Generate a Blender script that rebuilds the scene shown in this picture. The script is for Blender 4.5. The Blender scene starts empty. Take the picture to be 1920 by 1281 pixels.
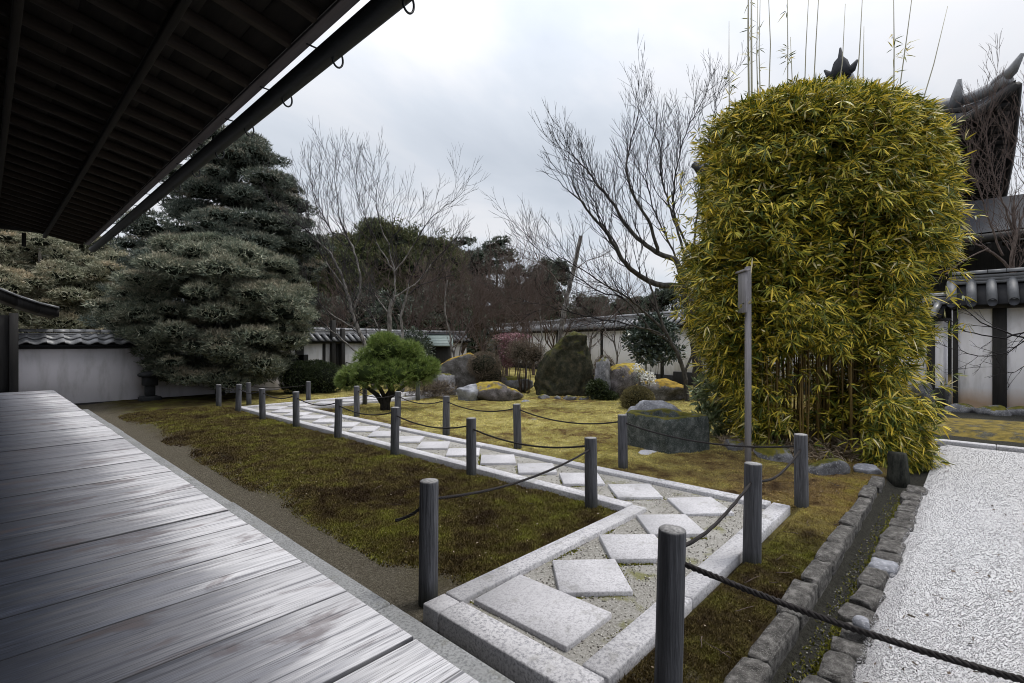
import bpy, bmesh, math, random
import numpy as np
from mathutils import Vector

SC = bpy.context.scene
COL = SC.collection
RNG = random.Random(7)
NR = np.random.RandomState(11)

# ------------------------------------------------------------------ camera
# world: x = away from the veranda, y = along the veranda, camera above the origin
EYE = 1.70
HEAD = math.radians(46.8)
cam = bpy.data.cameras.new('camera')
cam.sensor_width = 36.0
cam.lens = 932.0 / 1920.0 * 36.0
cam.clip_start = 0.05
cam.clip_end = 3000
camo = bpy.data.objects.new('camera', cam)
COL.objects.link(camo)
camo.location = (0, 0, EYE)
camo.rotation_euler = (math.radians(90), 0, -HEAD)
SC.camera = camo

# ------------------------------------------------------------------ world, sun, exposure
SUN_EL, SUN_AZ = math.radians(64), math.radians(112)     # azimuth from +y towards +x
w = bpy.data.worlds.new('World'); SC.world = w; w.use_nodes = True
nt = w.node_tree; nt.nodes.clear()
def N(t, kind, **kw):
    n = t.nodes.new(kind)
    for k, v in kw.items():
        setattr(n, k, v)
    return n
out = N(nt, 'ShaderNodeOutputWorld')
sky = N(nt, 'ShaderNodeTexSky', sky_type='NISHITA', sun_disc=False)
sky.sun_elevation = SUN_EL; sky.sun_rotation = SUN_AZ
bg1 = N(nt, 'ShaderNodeBackground'); bg1.inputs['Strength'].default_value = 0.06
bg2 = N(nt, 'ShaderNodeBackground'); bg2.inputs['Strength'].default_value = 1.0
tc = N(nt, 'ShaderNodeTexCoord')
sep = N(nt, 'ShaderNodeSeparateXYZ'); nt.links.new(tc.outputs['Generated'], sep.inputs[0])
mx = N(nt, 'ShaderNodeMath', operation='MAXIMUM'); mx.inputs[1].default_value = 0.0
nt.links.new(sep.outputs['Z'], mx.inputs[0])
ad = N(nt, 'ShaderNodeMath', operation='ADD'); ad.inputs[1].default_value = 0.22
nt.links.new(mx.outputs[0], ad.inputs[0])
dv = N(nt, 'ShaderNodeVectorMath', operation='DIVIDE')
cmb = N(nt, 'ShaderNodeCombineXYZ')
for i in range(3): nt.links.new(ad.outputs[0], cmb.inputs[i])
nt.links.new(tc.outputs['Generated'], dv.inputs[0]); nt.links.new(cmb.outputs[0], dv.inputs[1])
mpg = N(nt, 'ShaderNodeMapping'); mpg.inputs['Rotation'].default_value = (0, 0, -HEAD - 0.35)
mpg.inputs['Scale'].default_value = (0.8, 1.5, 0.0)
mpg.inputs['Location'].default_value = (3.1, 1.7, 0.0)
nt.links.new(dv.outputs[0], mpg.inputs[0])
cn = N(nt, 'ShaderNodeTexNoise'); cn.inputs['Scale'].default_value = 0.95; cn.inputs['Detail'].default_value = 6; cn.inputs['Roughness'].default_value = 0.52
cn.inputs['Distortion'].default_value = 0.35
nt.links.new(mpg.outputs[0], cn.inputs['Vector'])
# higher cloud is thinner and brighter
zr = N(nt, 'ShaderNodeMapRange'); zr.inputs['From Min'].default_value = 0.1; zr.inputs['From Max'].default_value = 0.6
zr.inputs['To Min'].default_value = -0.06; zr.inputs['To Max'].default_value = 0.07
nt.links.new(sep.outputs['Z'], zr.inputs['Value'])
sm = N(nt, 'ShaderNodeMath', operation='ADD'); nt.links.new(cn.outputs['Fac'], sm.inputs[0]); nt.links.new(zr.outputs[0], sm.inputs[1])
cr = N(nt, 'ShaderNodeValToRGB')
el = cr.color_ramp.elements
el[0].position = 0.30; el[0].color = (0.41, 0.45, 0.51, 1)
el[1].position = 0.72; el[1].color = (0.655, 0.65, 0.665, 1)
e = cr.color_ramp.elements.new(0.47); e.color = (0.51, 0.545, 0.60, 1)
e = cr.color_ramp.elements.new(0.58); e.color = (0.615, 0.625, 0.655, 1)
nt.links.new(sm.outputs[0], cr.inputs[0])
zg = N(nt, 'ShaderNodeMapRange'); zg.inputs['From Min'].default_value = 0.30; zg.inputs['From Max'].default_value = 1.0; zg.interpolation_type = 'SMOOTHSTEP'
zg.inputs['To Min'].default_value = 0.88; zg.inputs['To Max'].default_value = 2.1
nt.links.new(sep.outputs['Z'], zg.inputs['Value']); nt.links.new(zg.outputs[0], bg2.inputs['Strength'])
nt.links.new(cr.outputs[0], bg2.inputs['Color']); nt.links.new(sky.outputs[0], bg1.inputs['Color'])
ms = N(nt, 'ShaderNodeMixShader'); ms.inputs[0].default_value = 0.93
nt.links.new(bg1.outputs[0], ms.inputs[1]); nt.links.new(bg2.outputs[0], ms.inputs[2])
nt.links.new(ms.outputs[0], out.inputs['Surface'])

sl = bpy.data.lights.new('sun', 'SUN'); sl.energy = 1.5; sl.angle = math.radians(14); sl.color = (1.0, 0.96, 0.9)
so = bpy.data.objects.new('sun', sl); COL.objects.link(so)
sd = Vector((math.sin(SUN_AZ) * math.cos(SUN_EL), math.cos(SUN_AZ) * math.cos(SUN_EL), math.sin(SUN_EL)))
so.rotation_euler = sd.to_track_quat('Z', 'Y').to_euler()
so.location = (0, 0, 30)
vs = SC.view_settings
vs.view_transform = 'Standard'; vs.look = 'None'; vs.exposure = 0.64; vs.gamma = 1.0; vs.use_curve_mapping = False
SC.cycles.max_bounces = 8; SC.cycles.diffuse_bounces = 4; SC.cycles.glossy_bounces = 3
SC.cycles.use_denoising = True; SC.cycles.filter_width = 1.0

# ------------------------------------------------------------------ survey helper: bearing + distance -> world
FW = (math.sin(HEAD), math.cos(HEAD)); RT = (math.cos(HEAD), -math.sin(HEAD))
def at(px, py, d):
    r = (px - 960.0) / 932.0 * d
    return Vector((d * FW[0] + r * RT[0], d * FW[1] + r * RT[1], EYE - (py - 641.0) / 932.0 * d))
def gr(px, py, z=0.0):
    return at(px, py, 932.0 * (EYE - z) / (py - 641.0))

# ------------------------------------------------------------------ numpy noise
def _h(i, j, k, s):
    n = (i.astype(np.int64) * 374761393 + j.astype(np.int64) * 668265263 + k.astype(np.int64) * 2147483647 + s * 974711) & 0xffffffff
    n = ((n ^ (n >> 13)) * 1274126177) & 0xffffffff
    n = ((n ^ (n >> 16)) * 2246822519) & 0xffffffff
    return ((n ^ (n >> 15)) & 0xffffff) / float(0xffffff)
def vnoise(P, s=0):
    P = np.asarray(P, float); I = np.floor(P).astype(np.int64); f = P - I; f = f * f * (3 - 2 * f)
    x, y, z = I[:, 0], I[:, 1], I[:, 2]; fx, fy, fz = f[:, 0], f[:, 1], f[:, 2]
    def L(a, b, t): return a + (b - a) * t
    return L(L(L(_h(x, y, z, s), _h(x+1, y, z, s), fx), L(_h(x, y+1, z, s), _h(x+1, y+1, z, s), fx), fy),
             L(L(_h(x, y, z+1, s), _h(x+1, y, z+1, s), fx), L(_h(x, y+1, z+1, s), _h(x+1, y+1, z+1, s), fx), fy), fz) * 2 - 1
def fbm(P, s=0, o=4, g=0.5):
    P = np.asarray(P, float); a = 1.0; t = 0; r = np.zeros(len(P))
    for i in range(o):
        r += a * vnoise(P * (2.03 ** i) + i * 17.3, s + i); t += a; a *= g
    return r / t

# ------------------------------------------------------------------ mesh helpers
def mk(name, V, F, m, parent=None, smooth=False, attr=None):
    me = bpy.data.meshes.new(name)
    V = np.asarray(V, np.float32).reshape(-1, 3)
    if not isinstance(F, (list, tuple)): F = [F]
    F = [np.asarray(f, np.int32) for f in F if len(f)]
    me.vertices.add(len(V)); me.vertices.foreach_set('co', V.ravel())
    tot = sum(f.size for f in F); npoly = sum(len(f) for f in F)
    me.loops.add(tot); me.polygons.add(npoly)
    me.loops.foreach_set('vertex_index', np.concatenate([f.ravel() for f in F]))
    sizes = np.concatenate([np.full(len(f), f.shape[1], np.int32) for f in F])
    st = np.zeros(npoly, np.int32); st[1:] = np.cumsum(sizes)[:-1]
    me.polygons.foreach_set('loop_start', st)
    try: me.polygons.foreach_set('loop_total', sizes)
    except Exception: pass
    if smooth: me.polygons.foreach_set('use_smooth', np.ones(npoly, bool))
    me.update(calc_edges=True); me.validate()
    if attr is not None:
        for k, v in attr.items():
            a = me.attributes.new(k, 'FLOAT', 'POINT'); a.data.foreach_set('value', np.asarray(v, np.float32))
    if m is not None: me.materials.append(m)
    return ob(name, me, parent)
def ob(name, me, parent=None):
    o = bpy.data.objects.new(name, me); COL.objects.link(o)
    if parent is not None: o.parent = parent
    return o
def tag(o, label=None, cat=None, group=None, kind=None):
    if label: o['label'] = label
    if cat: o['category'] = cat
    if group: o['group'] = group
    if kind: o['kind'] = kind
    return o
def empty(name, loc=(0, 0, 0), rz=0.0, **kw):
    o = bpy.data.objects.new(name, None); COL.objects.link(o); o.location = loc; o.rotation_euler = (0, 0, rz)
    o.empty_display_size = 0.2
    return tag(o, **kw)
class MB:
    def __init__(s): s.V = []; s.F = {}; s.n = 0; s.A = []
    def add(s, V, F, a=None):
        V = np.asarray(V, float).reshape(-1, 3)
        for f in (F if isinstance(F, (list, tuple)) else [F]):
            f = np.asarray(f, np.int64)
            if len(f): s.F.setdefault(f.shape[1], []).append(f + s.n)
        s.V.append(V); s.n += len(V)
        s.A.append(np.full(len(V), 0.0 if a is None else a) if not isinstance(a, np.ndarray) else a)
        return s
    def build(s, name, m, parent=None, smooth=False, attr=False):
        return mk(name, np.concatenate(s.V), [np.concatenate(f) for f in s.F.values()], m, parent, smooth,
                  {'tint': np.concatenate(s.A)} if attr else None)
def rotz(V, a):
    c, s_ = math.cos(a), math.sin(a); V = np.asarray(V, float)
    return V @ np.array([[c, s_, 0], [-s_, c, 0], [0, 0, 1.0]])
def outward(V, Fs):
    c = V.mean(0); r = []
    for f in Fs:
        p = V[list(f)]; n = np.cross(p[1] - p[0], p[2] - p[0])
        r.append(list(f) if np.dot(n, p.mean(0) - c) > 0 else list(f)[::-1])
    return r
def cbox(sx, sy, sz, b=0.01):
    """chamfered box centred on the origin"""
    hx, hy, hz = sx / 2, sy / 2, sz / 2; b = min(b, hx * .9, hy * .9, hz * .9); V = []
    idx = {}
    for x in (-1, 1):
        for y in (-1, 1):
            for z in (-1, 1):
                idx[(x, y, z)] = len(V)
                V += [(x*hx, y*(hy-b), z*(hz-b)), (x*(hx-b), y*hy, z*(hz-b)), (x*(hx-b), y*(hy-b), z*hz)]
    V = np.array(V); Q = []; T = []
    S = (-1, 1)
    for s in S:
        Q.append([idx[(s, a, b_)] for a, b_ in ((-1,-1),(1,-1),(1,1),(-1,1))])
        Q.append([idx[(a, s, b_)] + 1 for a, b_ in ((-1,-1),(1,-1),(1,1),(-1,1))])
        Q.append([idx[(a, b_, s)] + 2 for a, b_ in ((-1,-1),(1,-1),(1,1),(-1,1))])
    for a in S:
        for b_ in S:
            i, j = idx[(-1, a, b_)], idx[(1, a, b_)]; Q.append([i+1, j+1, j+2, i+2])
            i, j = idx[(a, -1, b_)], idx[(a, 1, b_)]; Q.append([i, j, j+2, i+2])
            i, j = idx[(a, b_, -1)], idx[(a, b_, 1)]; Q.append([i, j, j+1, i+1])
    for k in idx.values(): T.append([k, k+1, k+2])
    return V, [np.array(outward(V, Q)), np.array(outward(V, T))]
def box_ob(name, c, s, m, parent=None, rz=0.0, b=0.008):
    V, F = cbox(*s, b); o = mk(name, V, F, m, parent); o.location = c; o.rotation_euler = (0, 0, rz); return o
def addbox(mb, c, s, rz=0.0, b=0.008, a=None):
    V, F = cbox(*s, b); mb.add(rotz(V, rz) + np.array(c), F, a)
def tubes(P0, P1, R0, R1, n=5):
    P0 = np.asarray(P0, float); P1 = np.asarray(P1, float); D = P1 - P0
    L = np.linalg.norm(D, axis=1, keepdims=True); D = D / np.maximum(L, 1e-9)
    up = np.where(np.abs(D[:, 2:3]) > .9, np.array([[1., 0, 0]]), np.array([[0, 0, 1.]]))
    U = np.cross(D, up); U /= np.linalg.norm(U, axis=1, keepdims=True); W = np.cross(D, U)
    th = np.arange(n) * 2 * math.pi / n
    ring = U[:, None, :] * np.cos(th)[None, :, None] + W[:, None, :] * np.sin(th)[None, :, None]
    A = P0[:, None] + ring * np.asarray(R0)[:, None, None]; B = P1[:, None] + ring * np.asarray(R1)[:, None, None]
    V = np.concatenate([A, B], 1).reshape(-1, 3)
    k = np.arange(n); q = np.stack([k, (k + 1) % n, (k + 1) % n + n, k + n], 1)
    F = (np.arange(len(P0)) * 2 * n)[:, None, None] + q[None]
    return V, F.reshape(-1, 4)
def path_tube(pts, rad, n=8, cap=True):
    """one continuous tube along points"""
    pts = np.asarray(pts, float); m = len(pts); rad = np.broadcast_to(np.asarray(rad, float), (m,))
    T = np.gradient(pts, axis=0); T /= np.linalg.norm(T, axis=1, keepdims=True)
    u = np.cross(T[0], (0, 0, 1)) if abs(T[0][2]) < .9 else np.cross(T[0], (1, 0, 0)); u /= np.linalg.norm(u)
    V = []; th = np.arange(n) * 2 * math.pi / n
    for i in range(m):
        u = u - T[i] * np.dot(u, T[i]); u /= np.linalg.norm(u); v = np.cross(T[i], u)
        V.append(pts[i] + rad[i] * (np.cos(th)[:, None] * u + np.sin(th)[:, None] * v))
    V = np.concatenate(V); k = np.arange(n)
    Q = np.concatenate([np.stack([i*n + k, i*n + (k+1) % n, (i+1)*n + (k+1) % n, (i+1)*n + k], 1) for i in range(m-1)])
    if not cap: return V, [Q]
    V = np.concatenate([V, pts[:1], pts[-1:]]); a, b = m*n, m*n + 1
    T3 = np.concatenate([np.stack([(k+1) % n, k, np.full(n, a)], 1), np.stack([(m-1)*n + k, (m-1)*n + (k+1) % n, np.full(n, b)], 1)])
    return V, [Q, T3]
_ico = {}
def ico(sub):
    if sub not in _ico:
        bm = bmesh.new(); bmesh.ops.create_icosphere(bm, subdivisions=sub, radius=1.0)
        bm.verts.ensure_lookup_table()
        _ico[sub] = (np.array([v.co[:] for v in bm.verts]), np.array([[v.index for v in f.verts] for f in bm.faces])); bm.free()
    return _ico[sub]
def rockV(size, seed, sub=3, facets=9, rough=0.10, box=0.6):
    facets = facets + 6; rough = rough * 1.25
    V, F = ico(sub); r = np.random.RandomState(seed)
    P = np.sign(V) * np.abs(V) ** box                   # towards a block
    P = V * (1 - .5) + P * .5
    for _ in range(facets):
        n = r.normal(size=3); n /= np.linalg.norm(n); d = r.uniform(.62, .9)
        t = P @ n - d; P = P - np.where(t > 0, t * .88, 0)[:, None] * n
    nrm = P / np.linalg.norm(P, axis=1, keepdims=True)
    P = P + nrm * (fbm(P * 2.1 + seed, seed, 5) * rough)[:, None] + nrm * (fbm(P * 9 + seed, seed + 9, 3) * rough * .28)[:, None]
    return P * np.array(size) / 2, F
def rmats(n, r):
    q = r.normal(size=(n, 4)); q /= np.linalg.norm(q, axis=1, keepdims=True); a, b, c, d = q.T
    return np.stack([1-2*(c*c+d*d), 2*(b*c-a*d), 2*(b*d+a*c), 2*(b*c+a*d), 1-2*(b*b+d*d), 2*(c*d-a*b), 2*(b*d-a*c), 2*(c*d+a*b), 1-2*(b*b+c*c)], 1).reshape(n, 3, 3)
def unit(A): return A / np.maximum(np.linalg.norm(A, axis=-1, keepdims=True), 1e-9)

# ------------------------------------------------------------------ materials
def newmat(name):
    m = bpy.data.materials.new(name); m.use_nodes = True; t = m.node_tree
    return m, t, t.nodes['Principled BSDF'], t.nodes['Material Output']
def pos(t, scale=(1, 1, 1), rot=(0, 0, 0), local=False):
    mp = N(t, 'ShaderNodeMapping'); mp.inputs['Scale'].default_value = scale; mp.inputs['Rotation'].default_value = rot
    if local: t.links.new(N(t, 'ShaderNodeTexCoord').outputs['Object'], mp.inputs[0])
    else: t.links.new(N(t, 'ShaderNodeNewGeometry').outputs['Position'], mp.inputs[0])
    return mp.outputs[0]
def noise(t, vec, scale, detail=5, rough=0.55, dist=0.0):
    n = N(t, 'ShaderNodeTexNoise'); n.inputs['Scale'].default_value = scale; n.inputs['Detail'].default_value = detail
    n.inputs['Roughness'].default_value = rough; n.inputs['Distortion'].default_value = dist
    t.links.new(vec, n.inputs['Vector']); return n.outputs['Fac']
def ramp(t, fac, stops):
    r = N(t, 'ShaderNodeValToRGB'); e = r.color_ramp.elements
    while len(e) < len(stops): e.new(0.5)
    for x, (p, c) in zip(e, stops):
        x.position = p; x.color = (*c, 1) if len(c) == 3 else c
    t.links.new(fac, r.inputs[0]); return r.outputs[0]
def g(v): return (v, v, v)
def mixc(t, fac, a, b, mode='MIX'):
    m = N(t, 'ShaderNodeMix', data_type='RGBA', blend_type=mode)
    for s, v in ((m.inputs[0], fac), (m.inputs[6], a), (m.inputs[7], b)):
        if isinstance(v, (int, float)): s.default_value = v
        elif isinstance(v, tuple): s.default_value = (*v, 1)
        else: t.links.new(v, s)
    return m.outputs[2]
def mth(t, op, a, b=0.5):
    m = N(t, 'ShaderNodeMath', operation=op)
    for s, v in ((m.inputs[0], a), (m.inputs[1], b)):
        if isinstance(v, (int, float)): s.default_value = v
        else: t.links.new(v, s)
    return m.outputs[0]
def bump(t, bsdf, h, strength=0.4, dist=0.02, chain=None):
    b = N(t, 'ShaderNodeBump'); b.inputs['Strength'].default_value = strength; b.inputs['Distance'].default_value = dist
    t.links.new(h, b.inputs['Height'])
    if chain is not None: t.links.new(chain, b.inputs['Normal'])
    t.links.new(b.outputs[0], bsdf.inputs['Normal']); return b.outputs[0]
def isl(t): return N(t, 'ShaderNodeNewGeometry').outputs['Random Per Island']
def orand(t): return N(t, 'ShaderNodeObjectInfo').outputs['Random']
def setc(t, b, c, rough=0.8, spec=0.3):
    if isinstance(c, tuple): b.inputs['Base Color'].default_value = (*c, 1)
    else: t.links.new(c, b.inputs['Base Color'])
    b.inputs['Roughness'].default_value = rough; b.inputs['Specular IOR Level'].default_value = spec

def m_granite(name, light, dark, scale=60):
    m, t, b, o = newmat(name); v = pos(t)
    sp = noise(t, v, scale, 3, .7); big = noise(t, v, 2.3, 5)
    c = mixc(t, ramp(t, sp, [(.33, g(0)), (.56, g(1))]), dark, light)
    c = mixc(t, mth(t, 'MULTIPLY', ramp(t, big, [(.40, g(0)), (.68, g(1))]), .5), c, tuple(x * .5 for x in light)); c = mixc(t, mth(t, 'MULTIPLY', ramp(t, noise(t, v, 6.5, 6, .65), [(.57, g(0)), (.66, g(1))]), .35), c, (.13, .125, .085))
    c = mixc(t, mth(t, 'MULTIPLY', orand(t), .38), c, tuple(x * .6 for x in light))
    setc(t, b, c, .85, .25); n1 = bump(t, b, sp, .35, .006)
    return m
def m_rock(name, cols, moss=(.16, .14, .02), thr=.55, amt=1.0, scale=5.0, mossdark=(.05, .055, .012)):
    m, t, b, o = newmat(name); v = pos(t)
    n = noise(t, v, scale, 8, .65); f = noise(t, v, scale * 9, 5, .7)
    c = ramp(t, n, [(.3, cols[0]), (.5, cols[1]), (.68, cols[2])])
    lich = ramp(t, f, [(.55, g(0)), (.64, g(1))])
    c = mixc(t, mth(t, 'MULTIPLY', lich, .55), c, cols[3])
    if amt > 0:
        nz = N(t, 'ShaderNodeSeparateXYZ'); t.links.new(N(t, 'ShaderNodeNewGeometry').outputs['Normal'], nz.inputs[0])
        k = mth(t, 'ADD', nz.outputs['Z'], mth(t, 'MULTIPLY', mth(t, 'SUBTRACT', noise(t, v, 4.2, 6, .62), .5), 2.4))
        k = ramp(t, k, [(max(thr - .08, 0), g(0)), (min(thr + .14, 1), g(1))])
        mc = ramp(t, noise(t, v, 7, 6), [(.34, mossdark), (.62, moss)])
        c = mixc(t, mth(t, 'MULTIPLY', k, amt), c, mc)
    setc(t, b, c, .92, .2)
    hb = mth(t, 'ADD', n, mth(t, 'MULTIPLY', f, .35)); bump(t, b, hb, .7, .05)
    return m
def m_wood(name, c0, c1, axis, fine=40, rough=.75, bmp=.5, spec=.3, local=False, endgrain=False):
    """weathered wood, grain along axis 0/1/2"""
    m, t, b, o = newmat(name)
    s = [1.0, 1.0, 1.0]; s[axis] = .06
    v = pos(t, tuple(s), local=local); n = noise(t, v, fine, 6, .7, .4); l = noise(t, pos(t, tuple(x * .5 + .1 for x in s)), 6, 4)
    c = ramp(t, n, [(.3, c0), (.7, c1)]); c = mixc(t, mth(t, 'MULTIPLY', l, .5), c, tuple(x * .45 for x in c1))
    c = mixc(t, mth(t, 'MULTIPLY', orand(t), .3), c, tuple(x * .4 for x in c1))
    if endgrain:
        ge = N(t, 'ShaderNodeNewGeometry'); sn = N(t, 'ShaderNodeSeparateXYZ'); t.links.new(ge.outputs['Normal'], sn.inputs[0]); sp_ = N(t, 'ShaderNodeSeparateXYZ'); t.links.new(ge.outputs['Position'], sp_.inputs[0])
        c = mixc(t, ramp(t, sn.outputs['Z'], [(.6, g(0)), (.85, g(1))]), c, ramp(t, noise(t, pos(t), 60, 4), [(.3, (.16, .16, .16)), (.7, (.40, .39, .39))]))
        c = mixc(t, ramp(t, mth(t, 'ADD', sp_.outputs['Z'], mth(t, 'MULTIPLY', l, .25)), [(.12, g(.75)), (.30, g(0))]), c, (.035, .038, .022))
    setc(t, b, c, rough, spec); bump(t, b, n, bmp, .012); return m
def m_leaf(name, stops, trans=.25, rough=.5, tint=None, spec=.3):
    m, t, b, o = newmat(name)
    c = ramp(t, isl(t), stops)
    if tint is not None:
        a = N(t, 'ShaderNodeAttribute', attribute_name='tint'); c = mixc(t, a.outputs['Fac'], c, tint)
    setc(t, b, c, rough, spec)
    if trans:
        tr = N(t, 'ShaderNodeBsdfTranslucent'); t.links.new(c, tr.inputs[0]); x = N(t, 'ShaderNodeMixShader'); x.inputs[0].default_value = trans
        t.links.new(b.outputs[0], x.inputs[1]); t.links.new(tr.outputs[0], x.inputs[2]); t.links.new(x.outputs[0], o.inputs['Surface'])
    return m
def m_plain(name, c, rough=.8, spec=.3, var=.35, scale=12):
    m, t, b, o = newmat(name); n = noise(t, pos(t), scale, 5)
    setc(t, b, mixc(t, mth(t, 'MULTIPLY', n, var * 2), c, tuple(x * .4 for x in c)), rough, spec); bump(t, b, n, .2, .01); return m
def m_bark(name, c0, c1, scale=14):
    m, t, b, o = newmat(name); v = pos(t, (1, 1, .35)); n = noise(t, v, scale, 7, .7)
    setc(t, b, ramp(t, n, [(.35, c0), (.62, c1)]), .9, .15); bump(t, b, n, .6, .02); return m

GRAN = m_granite('granite_kerb', (.56, .55, .57), (.20, .20, .22))
SLAB = m_granite('granite_slab', (.57, .56, .585), (.29, .285, .30), 75)
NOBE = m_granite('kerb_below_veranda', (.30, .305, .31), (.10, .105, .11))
EDGE = m_rock('edging_stone', [(.022, .02, .019), (.085, .08, .075), (.20, .19, .18), (.36, .35, .34)], moss=(.085, .075, .02), thr=1.1, amt=.5, scale=18, mossdark=(.035, .032, .014))
ROCKG = m_rock('grey_rock', [(.05, .05, .055), (.14, .14, .15), (.27, .27, .29), (.42, .42, .43)], thr=.78)
ROCKW = m_rock('bare_blue_grey_rock', [(.10, .105, .12), (.22, .225, .25), (.36, .37, .41), (.5, .5, .53)], thr=1.6, amt=.2)
ROCKY = m_rock('rock_with_golden_moss', [(.03, .028, .026), (.10, .09, .09), (.22, .20, .21), (.38, .36, .36)], moss=(.36, .27, .045), thr=.62, mossdark=(.13, .10, .025))
ROCKD = m_rock('dark_mossy_stone', [(.010, .012, .008), (.03, .032, .020), (.075, .062, .038), (.14, .12, .09)], moss=(.07, .068, .016), thr=.45, scale=7, mossdark=(.018, .022, .008))
BASIN = m_rock('basin_stone', [(.02, .027, .025), (.06, .07, .065), (.14, .15, .145), (.36, .37, .36)], moss=(.13, .115, .02), thr=.60, scale=8)
POSTM = m_wood('post_wood', (.016, .017, .02), (.185, .187, .205), 2, 46, .85, 1.0, .2, endgrain=True)
POLEM = m_wood('pole_wood', (.17, .165, .17), (.42, .40, .42), 2, 30, .8, .5)
DARKW = m_wood('dark_wood', (.010, .010, .011), (.035, .033, .032), 2, 20, .7, .4)
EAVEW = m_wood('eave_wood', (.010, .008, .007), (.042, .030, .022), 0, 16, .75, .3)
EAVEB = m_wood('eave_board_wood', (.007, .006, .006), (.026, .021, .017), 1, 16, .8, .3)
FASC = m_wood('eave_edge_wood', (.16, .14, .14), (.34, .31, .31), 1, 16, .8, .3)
METAL = m_plain('dark_gutter_copper', (.018, .022, .026), .55, .4)
ROPE = m_plain('rope_fibre', (.045, .04, .04), .9, .2, .6, 60)
TILE = m_plain('roof_tile', (.27, .275, .29), .38, .5, .5, 9)
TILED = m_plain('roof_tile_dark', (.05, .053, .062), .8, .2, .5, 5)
TILEV = m_plain('shaded_pan_tile', (.022, .023, .027), .7, .2, .5, 5)  # pan tiles: tile colour darkened for the shade between the rolls
TILEN = m_plain('weathered_wall_tile', (.13, .135, .145), .6, .4, .6, 7)
TILEF = m_plain('aged_temple_tile', (.10, .105, .12), .55, .4, .5, 3)
TWIGD = m_plain('dark_twigs', (.022, .02, .022), .9, .1, .3); TWIGB = m_plain('brown_twigs', (.125, .095, .085), .9, .1, .3); TWIGP = m_plain('pale_twigs', (.045, .04, .042), .9, .1, .3)
COPPER = m_plain('green_copper', (.22, .27, .26), .6, .3, .4, 6)
BAMCULM = m_leaf('bamboo_culm', [(0, (.10, .075, .02)), (.5, (.17, .11, .03)), (1, (.07, .065, .03))], 0)
BAMTOP = m_leaf('bare_culm', [(0, (.25, .24, .17)), (1, (.36, .34, .26))], 0)
BAMLEAF = m_leaf('bamboo_leaf', [(0, (.035, .06, .012)), (.28, (.09, .12, .018)), (.55, (.30, .28, .033)), (.78, (.62, .51, .06)), (.92, (.78, .57, .07)), (.96, (.66, .58, .26)), (1, (.70, .62, .38))], .15, .5)
DRYLEAF = m_leaf('dry_litter', [(0, (.16, .12, .08)), (.6, (.32, .25, .17)), (1, (.5, .42, .33))], .1)
PINEF = m_leaf('conifer_spray', [(0, (.055, .075, .056)), (.5, (.14, .165, .115)), (.85, (.28, .295, .215)), (1, (.46, .44, .33))], .1, .6, (.48, .38, .27))
PINEB = m_leaf('dark_conifer_spray', [(0, (.035, .05, .04)), (.5, (.085, .11, .088)), (.85, (.16, .185, .15)), (1, (.28, .29, .23))], .1, .6, (.42, .34, .25))
PINEL = m_leaf('far_conifer_spray', [(0, (.10, .12, .075)), (.5, (.24, .25, .17)), (1, (.44, .42, .32))], .1, .6, (.50, .40, .27))
SPINE = m_leaf('pine_needles', [(0, (.045, .075, .018)), (.5, (.14, .205, .045)), (.85, (.25, .33, .085)), (1, (.40, .44, .17))], .2, .5)
CEDAR = m_leaf('cedar_foliage', [(0, (.03, .042, .02)), (.6, (.08, .10, .038)), (1, (.15, .15, .055))], .1, .6, (.10, .075, .02))
EVERG = m_leaf('evergreen_leaves', [(0, (.028, .038, .03)), (.6, (.07, .092, .068)), (1, (.15, .175, .13))], .1, .4)
HEDGE = m_leaf('hedge_leaves', [(0, (.015, .024, .012)), (.7, (.04, .058, .022)), (1, (.09, .11, .04))], .1, .5)
BROWNB = m_leaf('bare_shrub_twigs', [(0, (.05, .04, .032)), (.6, (.13, .10, .075)), (1, (.24, .20, .15))], 0, .9)
PINKF = m_leaf('pink_flowers', [(0, (.16, .06, .08)), (.5, (.36, .17, .21)), (1, (.58, .40, .43))], .25, .7)
WHITEF = m_leaf('white_flowers', [(0, (.62, .62, .60)), (1, (.88, .88, .85))], .2, .7)
GLOSSY = m_leaf('glossy_leaves', [(0, (.018, .030, .022)), (.6, (.05, .075, .055)), (1, (.13, .16, .13))], .05, .3, spec=.6)
BARKP = m_bark('pale_bark', (.045, .04, .038), (.24, .225, .21))
BARKD = m_bark('dark_bark', (.018, .017, .016), (.085, .078, .07))
BARKB = m_bark('brown_bark', (.055, .042, .036), (.16, .125, .11))

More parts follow.
